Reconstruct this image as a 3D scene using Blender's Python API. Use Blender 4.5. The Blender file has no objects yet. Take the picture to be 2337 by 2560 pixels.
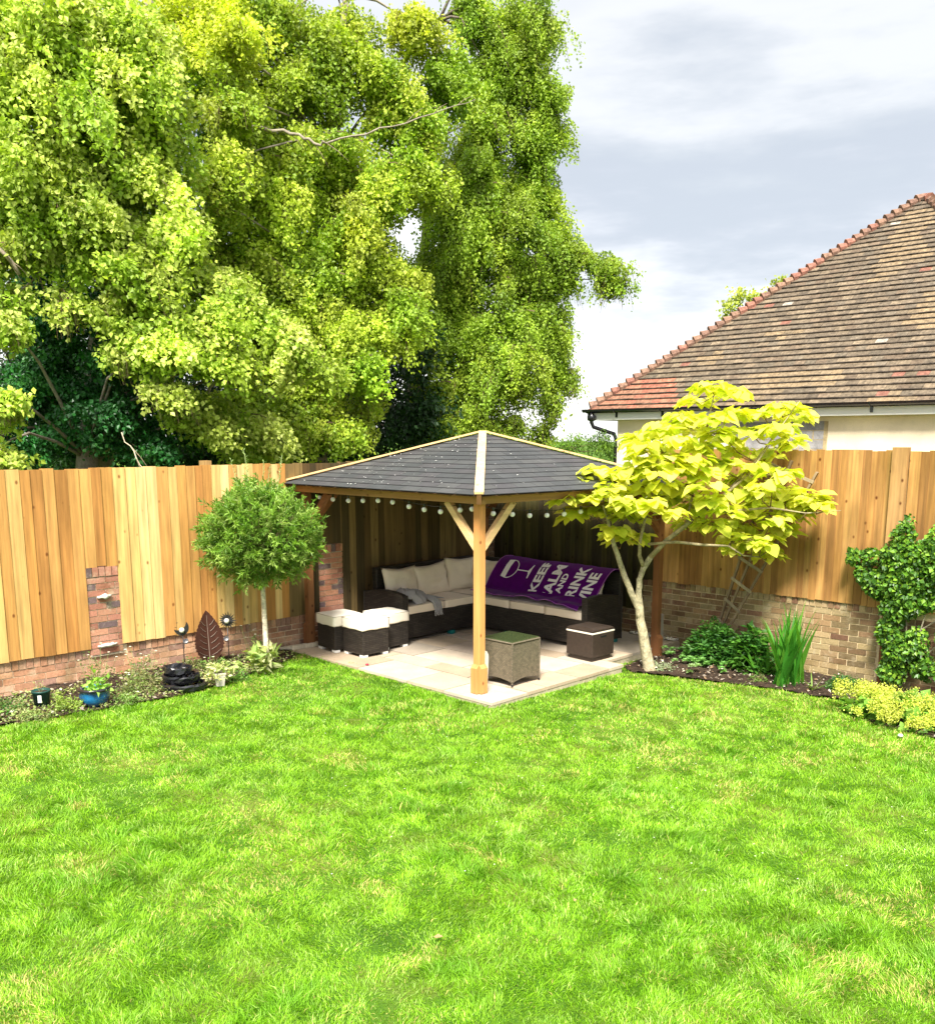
import bpy, bmesh, math, random
import numpy as np
from mathutils import Vector, Matrix
random.seed(7); rng = np.random.default_rng(11)
SC = bpy.context.scene; COL = SC.collection
R = math.radians
# ------------------------------------------------------------------ camera, light, exposure
# world frame: x runs along the right hand wall, y along the left hand wall, origin = gazebo centre on the patio
CAMP = (8.481, -8.974, 2.75)
PITCH = R(10.28); AZ = R(44.3)
cd = bpy.data.cameras.new('camera'); cam = bpy.data.objects.new('camera', cd); COL.objects.link(cam)
cam.location = CAMP; cam.rotation_euler = (R(90) - PITCH, 0, AZ)
cd.sensor_fit = 'HORIZONTAL'; cd.sensor_width = 36; cd.lens = 36; cd.shift_y = 0.1044
cd.clip_start = 0.1; cd.clip_end = 2000
SC.camera = cam
CA, SA = math.cos(AZ), math.sin(AZ)
def c2w(X, Y, Z):               # camera-aligned ground frame (X right, Y ahead of the camera) -> world
    a = X - 0.197; b = Y - 12.346
    return a * CA - b * SA, a * SA + b * CA, Z
def w2c(x, y):
    return 0.197 + x * CA + y * SA, 12.346 - x * SA + y * CA
def at(dx, dy, Y):              # a sight line measured on the photo, at distance Y -> ground frame
    cx = (dx * 1.2701 - 1168.5) / 2337.; cy = -(dy * 1.2701 - 1523.9) / 2337.
    ry = math.cos(PITCH) + cy * math.sin(PITCH); rz = -math.sin(PITCH) + cy * math.cos(PITCH)
    return (cx / ry * Y, Y, 2.75 + rz / ry * Y)
SUN_EL = R(52); SUN_TO = R(8)   # light travels towards azimuth 8 deg right of the view axis
td = (math.sin(SUN_TO), math.cos(SUN_TO))
wx = td[0] * CA - td[1] * SA; wy = td[0] * SA + td[1] * CA
sl = bpy.data.lights.new('sun', 'SUN'); sun = bpy.data.objects.new('sun', sl); COL.objects.link(sun)
sl.energy = 3.3; sl.angle = R(15.0); sl.color = (1.0, 0.95, 0.86)
sun.rotation_euler = Vector((wx * math.cos(SUN_EL), wy * math.cos(SUN_EL), -math.sin(SUN_EL))).to_track_quat('-Z', 'Y').to_euler()
sun.location = (0, 0, 30)
SC.view_settings.view_transform = 'Standard'; SC.view_settings.look = 'None'
SC.view_settings.exposure = 1.72; SC.view_settings.gamma = 1.0
W = bpy.data.worlds.new('World'); SC.world = W; W.use_nodes = True
nt = W.node_tree; nt.nodes.clear()
def wn(t, **k):
    n = nt.nodes.new(t)
    for a, b in k.items(): setattr(n, a, b)
    return n
out = wn('ShaderNodeOutputWorld'); bg = wn('ShaderNodeBackground'); bg2 = wn('ShaderNodeBackground'); mx = wn('ShaderNodeMixShader')
sky = wn('ShaderNodeTexSky', sky_type='NISHITA', sun_disc=False); sky.sun_elevation = SUN_EL
sky.sun_rotation = math.atan2(-wx, -wy)
nt.links.new(sky.outputs[0], bg.inputs[0]); bg.inputs[1].default_value = 0.1
tc = wn('ShaderNodeTexCoord'); sep = wn('ShaderNodeSeparateXYZ'); nt.links.new(tc.outputs['Generated'], sep.inputs[0])
mp = wn('ShaderNodeMapping'); mp.inputs['Scale'].default_value = (1.5, 1.5, 6.0); mp.inputs['Location'].default_value = (0.3, 1.9, 0.25)
nt.links.new(tc.outputs['Generated'], mp.inputs[0])
nz = wn('ShaderNodeTexNoise'); nz.inputs['Scale'].default_value = 1.6; nz.inputs['Detail'].default_value = 6; nz.inputs['Roughness'].default_value = .56
nt.links.new(mp.outputs[0], nz.inputs['Vector'])
# cloud brightness = height band + noise
ad = wn('ShaderNodeMath', operation='MULTIPLY_ADD'); nt.links.new(nz.outputs[0], ad.inputs[0]); ad.inputs[1].default_value = 0.50
nt.links.new(sep.outputs[2], ad.inputs[2])
sb = wn('ShaderNodeMath', operation='SUBTRACT'); nt.links.new(ad.outputs[0], sb.inputs[0]); sb.inputs[1].default_value = 0.25
cr = wn('ShaderNodeValToRGB'); nt.links.new(sb.outputs[0], cr.inputs[0])
cr.color_ramp.interpolation = 'B_SPLINE'
el = cr.color_ramp.elements
for p, c in ((0.0, (.44, .44, .425)), (.10, (.43, .43, .42)), (.15, (.33, .332, .34)), (.20, (.198, .212, .235)), (.25, (.205, .220, .240)), (.30, (.252, .262, .275)),
             (.345, (.32, .323, .325)), (.40, (.27, .277, .287)), (.46, (.30, .305, .31)), (.60, (.60, .60, .60)), (.95, (.68, .68, .69))):
    e = el.new(p) if p > 0 else el[0]
    e.position = p; e.color = (*c, 1)
el[-1].position = 1.0; el[-1].color = (.68, .68, .69, 1)
nt.links.new(cr.outputs[0], bg2.inputs[0]); bg2.inputs[1].default_value = 1.0
mx.inputs[0].default_value = 0.93
nt.links.new(bg.outputs[0], mx.inputs[1]); nt.links.new(bg2.outputs[0], mx.inputs[2]); nt.links.new(mx.outputs[0], out.inputs[0])
SC.cycles.max_bounces = 6; SC.cycles.diffuse_bounces = 3; SC.cycles.transmission_bounces = 5; SC.cycles.transparent_max_bounces = 6
SC.cycles.use_denoising = True

# ------------------------------------------------------------------ helpers
def link(o, parent=None):
    COL.objects.link(o)
    if parent: o.parent = parent
    return o
def tag(o, label=None, cat=None, group=None, kind=None):
    if label: o['label'] = label
    if cat: o['category'] = cat
    if group: o['group'] = group
    if kind: o['kind'] = kind
    return o
def empty(name, label, cat, loc=(0, 0, 0), rz=0, group=None):
    o = bpy.data.objects.new(name, None); o.location = loc; o.rotation_euler = (0, 0, rz); o.empty_display_size = .2
    return tag(link(o), label, cat, group)
def np_mesh(name, V, F, mat, parent=None, col=None, smooth=False, uv=False):
    V = np.asarray(V, dtype=np.float32); F = np.asarray(F, dtype=np.int32)
    me = bpy.data.meshes.new(name); n, k = F.shape
    me.vertices.add(len(V)); me.vertices.foreach_set('co', V.ravel())
    me.loops.add(n * k); me.loops.foreach_set('vertex_index', F.ravel())
    me.polygons.add(n); me.polygons.foreach_set('loop_start', np.arange(n, dtype=np.int32) * k)
    me.polygons.foreach_set('loop_total', np.full(n, k, dtype=np.int32))
    me.polygons.foreach_set('use_smooth', np.full(n, bool(smooth)))
    me.update(calc_edges=True)
    if col is not None:
        a = me.attributes.new('col', 'FLOAT_COLOR', 'POINT')
        c = np.ones((len(V), 4), dtype=np.float32); c[:, :3] = col; a.data.foreach_set('color', c.ravel())
    me.materials.append(mat)
    return link(bpy.data.objects.new(name, me), parent)
BOXF = [(0, 3, 2, 1), (4, 5, 6, 7), (0, 1, 5, 4), (1, 2, 6, 5), (2, 3, 7, 6), (3, 0, 4, 7)]
class MB:
    def __init__(s): s.v = []; s.f = []; s.c = []
    def add(s, vs, fs, col=(1, 1, 1)):
        b = len(s.v); s.v += [tuple(v) for v in vs]; s.f += [tuple(b + i for i in f) for f in fs]; s.c += [col] * len(vs); return s
    def box(s, x0, x1, y0, y1, z0, z1, col=(1, 1, 1), M=None):
        vs = [Vector(p) for p in ((x0, y0, z0), (x1, y0, z0), (x1, y1, z0), (x0, y1, z0), (x0, y0, z1), (x1, y0, z1), (x1, y1, z1), (x0, y1, z1))]
        if M: vs = [M @ v for v in vs]
        return s.add(vs, BOXF, col)
    def bar(s, a, b, w, h, col=(1, 1, 1), up=(0, 0, 1)):
        a = Vector(a); b = Vector(b); d = (b - a); L = d.length; d.normalize()
        x = d.cross(Vector(up)).normalized(); y = x.cross(d)
        M = Matrix((( x.x, y.x, d.x, a.x), (x.y, y.y, d.y, a.y), (x.z, y.z, d.z, a.z), (0, 0, 0, 1)))
        return s.box(-w / 2, w / 2, -h / 2, h / 2, 0, L, col, M)
    def tube(s, pts, rad, n=8, col=(1, 1, 1), cap=True):
        pts = [Vector(p) for p in pts]
        if not hasattr(rad, '__len__'): rad = [rad] * len(pts)
        up = Vector((0.13, 0.21, 1)).normalized(); rings = []; vs = []; fs = []
        for i, p in enumerate(pts):
            d = (pts[min(i + 1, len(pts) - 1)] - pts[max(i - 1, 0)]).normalized()
            x = d.cross(up)
            if x.length < .05: x = d.cross(Vector((1, 0, 0)))
            x.normalize(); y = d.cross(x)
            for k in range(n):
                a = 2 * math.pi * k / n; vs.append(p + (x * math.cos(a) + y * math.sin(a)) * rad[i])
        for i in range(len(pts) - 1):
            for k in range(n):
                fs.append((i * n + k, i * n + (k + 1) % n, (i + 1) * n + (k + 1) % n, (i + 1) * n + k))
        if cap: fs.append(tuple(range(n))[::-1]); fs.append(tuple((len(pts) - 1) * n + k for k in range(n)))
        return s.add(vs, fs, col)
    def lathe(s, c, prof, n=20, col=(1, 1, 1), sx=1, sy=1):
        vs = []; fs = []
        for r, z in prof:
            for k in range(n):
                a = 2 * math.pi * k / n; vs.append((c[0] + r * sx * math.cos(a), c[1] + r * sy * math.sin(a), c[2] + z))
        for i in range(len(prof) - 1):
            for k in range(n): fs.append((i * n + k, i * n + (k + 1) % n, (i + 1) * n + (k + 1) % n, (i + 1) * n + k))
        return s.add(vs, fs, col)
    def grid(s, P, nu, nv, col=(1, 1, 1)):       # P: list of nu*nv points
        return s.add(P, [(i * nv + j, i * nv + j + 1, (i + 1) * nv + j + 1, (i + 1) * nv + j) for i in range(nu - 1) for j in range(nv - 1)], col)
    def build(s, name, mat, parent=None, smooth=False, bevel=0, seg=2, uv=True):
        me = bpy.data.meshes.new(name); me.from_pydata(s.v, [], s.f)
        a = me.attributes.new('col', 'FLOAT_COLOR', 'POINT')
        a.data.foreach_set('color', np.array([(*c, 1) for c in s.c], dtype=np.float32).ravel())
        if bevel:
            bm = bmesh.new(); bm.from_mesh(me)
            bmesh.ops.bevel(bm, geom=bm.edges[:], offset=bevel, segments=seg, affect='EDGES', profile=.5, clamp_overlap=True)
            bm.to_mesh(me); bm.free()
        if uv:
            bm = bmesh.new(); bm.from_mesh(me); bmesh.ops.recalc_face_normals(bm, faces=bm.faces[:]) if not smooth else None
            l = bm.loops.layers.uv.new('UVMap')
            for f in bm.faces:
                n = f.normal; ax = max(range(3), key=lambda i: abs(n[i]))
                for lp in f.loops:
                    co = lp.vert.co
                    lp[l].uv = (co.y, co.z) if ax == 0 else (co.x, co.z) if ax == 1 else (co.x, co.y)
            bm.to_mesh(me); bm.free()
        if smooth: me.polygons.foreach_set('use_smooth', np.ones(len(me.polygons), dtype=bool))
        me.materials.append(mat)
        return link(bpy.data.objects.new(name, me), parent)
def prisms(quads4, thick_dir, name, mat, parent, cols):   # many boxes: bottom quads (N,4,3) extruded by vectors (N,3)
    Q = np.asarray(quads4, dtype=np.float32); T = np.asarray(thick_dir, dtype=np.float32)
    n = len(Q); V = np.concatenate([Q, Q + T[:, None, :]], axis=1).reshape(-1, 3)
    F = (np.arange(n)[:, None, None] * 8 + np.array(BOXF)[None]).reshape(-1, 4)
    C = np.repeat(np.asarray(cols, dtype=np.float32), 8, axis=0)
    return np_mesh(name, V, F, mat, parent, C)
def vnoise(x, y, seed=0):                       # smooth value noise in 0..1
    r = np.random.default_rng(seed).random((64, 64)); xi = np.floor(x).astype(int); yi = np.floor(y).astype(int)
    fx = x - xi; fy = y - yi; fx = fx * fx * (3 - 2 * fx); fy = fy * fy * (3 - 2 * fy)
    g = lambda a, b: r[a % 64, b % 64]
    return (g(xi, yi) * (1 - fx) + g(xi + 1, yi) * fx) * (1 - fy) + (g(xi, yi + 1) * (1 - fx) + g(xi + 1, yi + 1) * fx) * fy
def jit(c, a=.1, b=None):
    k = 1 + random.uniform(-a, a if b is None else b); return tuple(max(0, v * k) for v in c)
# ------------------------------------------------------------------ materials
class NT:
    def __init__(s, name):
        s.m = bpy.data.materials.new(name); s.m.use_nodes = True; s.t = s.m.node_tree; s.t.nodes.clear()
        s.o = s.n('ShaderNodeOutputMaterial')
    def n(s, t, ins=None, **k):
        x = s.t.nodes.new(t)
        for a, b in k.items(): setattr(x, a, b)
        for a, b in (ins or {}).items():
            if isinstance(b, (int, float, tuple)): x.inputs[a].default_value = b
            else: s.t.links.new(b, x.inputs[a])
        return x
    def attr(s, nm='col'): return s.n('ShaderNodeAttribute', attribute_name=nm).outputs['Color']
    def obj(s, scale=(1, 1, 1)): return s.n('ShaderNodeMapping', {'Vector': s.n('ShaderNodeTexCoord').outputs['Object'], 'Scale': scale}).outputs[0]
    def geo(s, scale=(1, 1, 1)): return s.n('ShaderNodeMapping', {'Vector': s.n('ShaderNodeNewGeometry').outputs['Position'], 'Scale': scale}).outputs[0]
    def noise(s, vec, sc, det=3, ro=.5): return s.n('ShaderNodeTexNoise', {'Vector': vec, 'Scale': sc, 'Detail': det, 'Roughness': ro}).outputs[0]
    def ramp(s, f, stops):
        r = s.n('ShaderNodeValToRGB', {0: f}); e = r.color_ramp.elements
        for i, (p, c) in enumerate(stops):
            q = e[i] if i < 2 else e.new(p)
            q.position = p; q.color = (c, c, c, 1) if isinstance(c, (int, float)) else (*c, 1)
        return r.outputs[0]
    def mix(s, a, b, f, mode='MIX'):
        x = s.n('ShaderNodeMix', data_type='RGBA', blend_type=mode)
        for i, v in ((0, f), (6, a), (7, b)):
            if isinstance(v, (int, float)): x.inputs[i].default_value = v
            elif isinstance(v, tuple): x.inputs[i].default_value = (*v, 1)[:4]
            else: s.t.links.new(v, x.inputs[i])
        return x.outputs[2]
    def bsdf(s, col, ro=.8, bump=None, bs=.3, bd=.01, spec=.3, **k):
        ins = {'Base Color': col if not isinstance(col, tuple) else (*col, 1)[:4], 'Roughness': ro, 'Specular IOR Level': spec}
        ins.update(k)
        b = s.n('ShaderNodeBsdfPrincipled', ins)
        if bump is not None:
            s.t.links.new(s.n('ShaderNodeBump', {'Height': bump, 'Strength': bs, 'Distance': bd}).outputs[0], b.inputs['Normal'])
        return b.outputs[0]
    def end(s, sh): s.t.links.new(sh, s.o.inputs[0]); return s.m
def m_plain(name, col, ro=.6, var=.15, sc=8, bs=.15, spec=.3, **k):
    N = NT(name); v = N.obj(); f = N.noise(v, sc, 4, .6)
    c = N.mix(tuple(x * (1 - var) for x in col), tuple(min(1, x * (1 + var)) for x in col), f)
    return N.end(N.bsdf(c, ro, N.noise(v, sc * 6, 3), bs, .004, spec, **k))
def m_attr(name, ro=.8, var=.25, sc=10, fine=60, bs=.4, bd=.004, spec=.25):
    N = NT(name); v = N.geo(); a = N.attr()
    f = N.ramp(N.noise(v, sc, 4, .6), [(.25, 1 - var), (.75, 1 + var)])
    g = N.ramp(N.noise(v, fine, 3, .6), [(.25, 1 - var * .7), (.75, 1 + var * .7)])
    c = N.mix(N.mix(a, f, 1.0, 'MULTIPLY'), g, 1.0, 'MULTIPLY')
    return N.end(N.bsdf(c, ro, N.noise(v, fine, 4, .65), bs, bd, spec))
def m_wood(name, axis=2, knots=.5, var=.3, ro=.7, world=False, stain=0., flat=None):
    N = NT(name); s = [26., 26., 26.]; s[axis] = 1.3
    v = N.geo(tuple(s)) if world else N.obj(tuple(s))
    a = N.attr(); off = N.n('ShaderNodeVectorMath', {0: v, 1: a}, operation='ADD').outputs[0]
    off = N.n('ShaderNodeVectorMath', {0: off, 1: N.n('ShaderNodeVectorMath', {0: a, 1: (37., 91., 53.)}, operation='MULTIPLY').outputs[0]}, operation='ADD').outputs[0]
    g = N.ramp(N.noise(off, 1.0, 5, .6), [(.3, 1 - var), (.7, 1 + var * .55)])
    s2 = [4., 4., 4.]; s2[axis] = .9
    big = N.ramp(N.noise(N.geo(tuple(s2)) if world else N.obj(tuple(s2)), 1.4, 3), [(.3, 1 - var * .55), (.7, 1 + var * .3)])
    c = N.mix(N.mix(a, g, 1., 'MULTIPLY'), big, 1., 'MULTIPLY')
    s3 = [9., 9., 9.]; s3[axis] = 6.
    if flat is not None: s3[flat] = .01
    vr = N.n('ShaderNodeTexVoronoi', {'Vector': N.geo(tuple(s3)) if world else N.obj(tuple(s3)), 'Scale': .85, 'Randomness': 1.}); vo = vr.outputs['Distance']
    pick = N.n('ShaderNodeMath', {0: N.n('ShaderNodeSeparateColor', {0: vr.outputs['Color']}).outputs[0], 1: .72 if axis == 2 and flat == 0 else .28}, operation='GREATER_THAN').outputs[0]
    kn = N.n('ShaderNodeMath', {0: N.ramp(vo, [(.06, 1.), (.15, 0.)]), 1: pick if flat is not None else 1.}, operation='MULTIPLY').outputs[0]
    c = N.mix(c, N.mix(c, (.25, .12, .07), 1., 'MULTIPLY'), N.n('ShaderNodeMath', {0: kn, 1: knots}, operation='MULTIPLY').outputs[0])
    if stain:                                    # green and grey weathering low down and in patches
        st = N.ramp(N.noise(N.geo((1.3, 1.3, .5)), 1.2, 4, .6), [(.42, 0.), (.66, stain)])
        c = N.mix(c, N.mix(c, (.52, .52, .33), 1., 'MULTIPLY'), st)
    return N.end(N.bsdf(c, ro, N.noise(off, 2.2, 4, .6), .35, .003, .2))
def m_leaf(name, trans=.35, ro=.5, spec=.35, var=.2):
    N = NT(name); a = N.attr(); f = N.ramp(N.noise(N.geo(), 3., 2), [(.3, 1 - var), (.7, 1 + var)])
    c = N.mix(a, f, 1., 'MULTIPLY')
    p = N.bsdf(c, ro, spec=spec)
    t = N.n('ShaderNodeBsdfTranslucent', {'Color': N.mix(c, (1.15, 1.2, .5), 1., 'MULTIPLY')}).outputs[0]
    return N.end(N.n('ShaderNodeMixShader', {0: trans, 1: p, 2: t}).outputs[0])
def m_wicker(name, c1, c2, dark, bw=.035, rh=.011, ro=.45):
    N = NT(name); uv = N.n('ShaderNodeTexCoord').outputs['UV']
    wv = N.noise(uv, 9., 2); off = N.n('ShaderNodeMath', {0: wv, 1: .02}, operation='MULTIPLY').outputs[0]
    u2 = N.n('ShaderNodeVectorMath', {0: uv, 1: N.n('ShaderNodeCombineXYZ', {1: off}).outputs[0]}, operation='ADD').outputs[0]
    b = N.n('ShaderNodeTexBrick', {'Vector': u2, 'Color1': (*c1, 1), 'Color2': (*c2, 1), 'Mortar': (*dark, 1), 'Scale': 1., 'Mortar Size': rh * .16, 'Mortar Smooth': .6,
                                   'Bias': 0., 'Brick Width': bw, 'Row Height': rh}, offset=.5)
    h = N.n('ShaderNodeMath', {0: b.outputs['Fac']}, operation='SUBTRACT'); h.inputs[0].default_value = 1; N.t.links.new(b.outputs['Fac'], h.inputs[1])
    f = N.ramp(N.noise(uv, 22., 3), [(.3, .8), (.7, 1.25)])
    return N.end(N.bsdf(N.mix(b.outputs['Color'], f, 1., 'MULTIPLY'), ro, h.outputs[0], .9, .006, .45))
def m_fabric(name, col, var=.08, sc=5, bs=.25, ro=.9, sheen=.2):
    N = NT(name); v = N.obj(); f = N.noise(v, sc, 4, .6); c = N.mix(tuple(x * (1 - var) for x in col), tuple(min(1, x * (1 + var)) for x in col), f)
    return N.end(N.bsdf(c, ro, N.noise(v, 9, 4, .55), bs, .03, .1, **{'Sheen Weight': sheen}))
def m_brick():
    N = NT('brick'); v = N.geo(); a = N.attr()
    g = N.ramp(N.noise(v, 45, 4, .65), [(.25, .7), (.75, 1.25)]); c = N.mix(a, g, 1., 'MULTIPLY')
    w = N.ramp(N.noise(v, 5.5, 5, .7), [(.55, 0.), (.72, .55)])          # pale salts
    c = N.mix(c, (.55, .47, .33), w)
    gr = N.ramp(N.noise(N.geo((1, 1, .8)), 2.6, 4, .65), [(.5, 0.), (.66, .6)])          # algae and dirt
    c = N.mix(c, N.mix(c, (.45, .42, .26), 1., 'MULTIPLY'), gr)
    return N.end(N.bsdf(c, .92, N.noise(v, 60, 4, .7), .5, .004, .15))
def m_glass(name, col=(.3, .4, .25)):
    N = NT(name); return N.end(N.bsdf(col, .04, spec=.6, **{'Coat Weight': .6, 'Coat Roughness': .03}))
M = {}
M['wood_new'] = m_wood('wood_new', 2, .8, .34, world=True, stain=.25, flat=0)
M['wood_old'] = m_wood('wood_old', 2, .95, .36, world=True, stain=.7, flat=1)
M['post'] = m_wood('post_wood', 2, .85, .22, .6)
M['post_x'] = m_wood('post_wood_x', 0, .6, .22, .6); M['post_y'] = m_wood('post_wood_y', 1, .6, .22, .6)
M['grey_wood'] = m_wood('grey_wood', 2, .2, .35, .85)
M['brick'] = m_brick()
M['mortar'] = m_attr('mortar', .95, .3, 6, 50, .5)
M['tile'] = m_attr('roof_tile', .9, .5, 16, 38, .8, .01)
M['shingle'] = m_attr('felt_shingle', .78, .2, 5, 120, .6, .003, .35)
M['slab'] = m_attr('paving_slab', .85, .14, 3.5, 40, .35, .003)
M['render'] = m_attr('wall_render', .95, .16, 2.5, 90, .6, .006)
M['bark_pale'] = m_attr('pale_bark', .85, .5, 16, 45, .8, .01)
M['bark'] = m_attr('bark', .9, .4, 9, 40, .9, .012)
M['soil'] = m_attr('soil', .95, .55, 9, 45, 1., .03)
M['leaf'] = m_leaf('leaf', .38, .5, .4)
M['leaf_gloss'] = m_leaf('glossy_leaf', .2, .42, .35)
M['leaf_soft'] = m_leaf('soft_leaf', .42, .6, .2, .12)
M['grass'] = m_leaf('grass_blade', .3, .55, .3, .2)
M['wick_dark'] = m_wicker('dark_wicker', (.014, .010, .008), (.034, .027, .021), (.003, .0025, .002), .11, .024, .6)
M['wick_grey'] = m_wicker('grey_wicker', (.18, .145, .10), (.12, .10, .066), (.045, .036, .022), .032, .015, .6)
M['cool'] = m_wicker('brown_plastic_weave', (.034, .022, .016), (.037, .025, .018), (.024, .016, .012), .03, .016, .5)
M['cream'] = m_fabric('cream_fabric', (.80, .69, .55), .07, 4, .3)
M['cream_light'] = m_fabric('pale_cream_fabric', (.84, .78, .66), .04, 4, .25)
M['purple'] = m_fabric('purple_fleece', (.095, .001, .15), .3, 14, .35, .95, .08)
M['letter'] = m_fabric('white_fleece', (.92, .86, .90), .05, 20, .2)
M['pinkline'] = m_fabric('lilac_stitching', (.45, .16, .50), .1, 20, .1)
M['grey_fab'] = m_fabric('grey_knit', (.33, .32, .325), .16, 22, .5)
M['black_metal'] = m_plain('black_metal', (.015, .014, .014), .4, .3, 10, .1, .5)
M['black_plastic'] = m_plain('black_plastic', (.012, .012, .015), .22, .3, 10, .05, .6)
M['white_plastic'] = m_plain('white_plastic', (.78, .77, .73), .5, .04)
M['teal'] = m_plain('teal_plastic', (.01, .16, .15), .5, .1)
M['rust'] = m_plain('rusty_steel', (.055, .018, .010), .75, .5, 14, .3)
M['rustvein'] = m_plain('bare_steel_vein', (.26, .19, .15), .5, .3)
M['bulb'] = m_plain('opal_glass', (.88, .88, .86), .2, .02, 5, 0, .6)
M['mantle'] = m_plain('crackle_glass', (.70, .68, .58), .2, .2, 40, .4, .6)
M['concrete'] = m_plain('concrete', (.33, .30, .25), .95, .25, 9, .5)
M['terracotta'] = m_plain('terracotta', (.36, .13, .06), .85, .3, 12, .4)
M['stone'] = m_plain('pale_stone', (.60, .57, .50), .9, .25, 20, .6)
M['blue_glaze'] = None
M['green_plastic'] = m_plain('dark_green_plastic', (.012, .055, .045), .45, .2)
M['glass'] = m_glass('tinted_glass', (.055, .075, .03))
M['red'] = m_plain('red_plastic', (.5, .03, .06), .5, .1)
def m_glaze():
    N = NT('blue_glaze'); f = N.noise(N.obj(), 11, 4, .6)
    c = N.ramp(f, [(.35, (.003, .035, .15)), (.65, (.01, .15, .34))]); return N.end(N.bsdf(c, .12, spec=.7, **{'Coat Weight': .8}))
M['blue_glaze'] = m_glaze()
def m_ground():
    N = NT('turf'); v = N.geo(); f = N.noise(v, 1.6, 5, .6)
    c = N.ramp(f, [(.3, (.035, .09, .008)), (.5, (.06, .14, .012)), (.72, (.17, .17, .04))])
    return N.end(N.bsdf(c, .95, N.noise(v, 60, 4, .7), .8, .02, .1))
M['turf'] = m_ground()
# ------------------------------------------------------------------ ground, lawn, beds
def lz(x, y):
    X = 0.197 + x * CA + y * SA
    return -0.065 - 0.02 * np.clip(X, -4, 4)
g = MB().add([(-1500, -1500, -.5), (1500, -1500, -.5), (1500, 1500, -.5), (-1500, 1500, -.5)], [(0, 1, 2, 3)])
tag(g.build('ground', M['turf'], uv=False), kind='structure')
xs = np.linspace(-1.95, 14, 110); ys = np.linspace(-14, 2.3, 110)
P = []
for x in xs:
    for y in ys:
        P.append((x, y, float(lz(x, y)) + .012 * (float(vnoise(np.array(x * .8), np.array(y * .8), 3)) - .5)))
tag(MB().grid(P, len(xs), len(ys)).build('lawn', M['turf'], uv=False, smooth=True), kind='structure')
# flower bed outlines (world x,y): soil lies a little proud of the lawn
BED_L = [(-1.9, -9), (-.75, -9), (-.78, -7.3), (-.8, -5.95), (-.66, -5), (-.62, -4.2), (-.7, -3.6), (-.9, -3.0), (-1.12, -2.5), (-1.3, -2.1), (-1.75, -1.85), (-1.9, -1.8)]
BED_R = [(1.7, 2.24), (1.72, 1.2), (1.78, .72), (2.02, .50), (2.4, .66), (3.0, .88), (3.7, 1.08), (4.35, 1.2), (4.6, 1.05), (4.75, .72), (5.1, .55), (5.7, .5), (6.6, .5), (6.6, 2.24)]
def inside(poly, x, y):
    x = np.asarray(x, float); y = np.asarray(y, float); r = np.zeros(x.shape, bool); n = len(poly)
    for i in range(n):
        x0, y0 = poly[i]; x1, y1 = poly[(i + 1) % n]
        c = ((y0 > y) != (y1 > y)) & (x < (x1 - x0) * (y - y0) / (y1 - y0 + 1e-12) + x0); r ^= c
    return r
def bed(poly, name, seed):
    bx = [p[0] for p in poly]; by = [p[1] for p in poly]; st = .045
    gx = np.arange(min(bx), max(bx) + st, st); gy = np.arange(min(by), max(by) + st, st)
    X, Y = np.meshgrid(gx, gy, indexing='ij'); Z = lz(X, Y) + .004 + .05 * vnoise(X * 7, Y * 7, seed) * vnoise(X * 2, Y * 2, seed + 1) + .02 * vnoise(X * 20, Y * 20, seed + 2)
    ins = inside(poly, X, Y); V = np.stack([X, Y, Z], -1).reshape(-1, 3)
    ii, jj = np.nonzero(ins[:-1, :-1] & ins[1:, 1:] & ins[1:, :-1] & ins[:-1, 1:]); n = len(gy)
    F = np.stack([ii * n + jj, (ii + 1) * n + jj, (ii + 1) * n + jj + 1, ii * n + jj + 1], -1)
    c = np.array((.045, .028, .018)) * (0.6 + .9 * rng.random((len(V), 1)))
    o = np_mesh(name, V, F, M['soil'], None, c, True); return tag(o, kind='structure')
bed(BED_L, 'soil_bed', 21); bed(BED_R, 'soil_bed', 31)
# bits of bark, stone and dead leaf lying on the soil
def litter():
    V = []; C = []; n = 0
    pal = np.array([(.45, .38, .28), (.25, .16, .09), (.6, .55, .45), (.12, .07, .04), (.3, .25, .2)])
    for poly, cnt in ((BED_L, 1200), (BED_R, 1300)):
        bx = [p[0] for p in poly]; by = [p[1] for p in poly]
        x = rng.uniform(min(bx), max(bx), cnt * 3); y = rng.uniform(min(by), max(by), cnt * 3); k = inside(poly, x, y)
        x = x[k][:cnt]; y = y[k][:cnt]; m = len(x); z = lz(x, y) + .045 + .02 * rng.random(m)
        a = rng.random(m) * 6.28; s = .008 + .022 * rng.random(m) ** 2; t = rng.uniform(-.5, .5, m)
        ux = np.stack([np.cos(a) * s, np.sin(a) * s, t * s], -1); uy = np.stack([-np.sin(a) * s * .6, np.cos(a) * s * .6, rng.uniform(-.5, .5, m) * s], -1)
        p = np.stack([x, y, z], -1); V.append(np.stack([p - ux, p - uy, p + ux, p + uy], 1).reshape(-1, 3)); C.append(np.repeat(pal[rng.integers(0, 5, m)], 4, 0))
    V = np.concatenate(V); C = np.concatenate(C); F = np.arange(len(V)).reshape(-1, 4)
    tag(np_mesh('bark_litter', V, F, M['soil'], None, C), 'bits of bark, pebble and dead leaf scattered over the flower bed soil', 'litter', kind='stuff')
litter()
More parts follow.
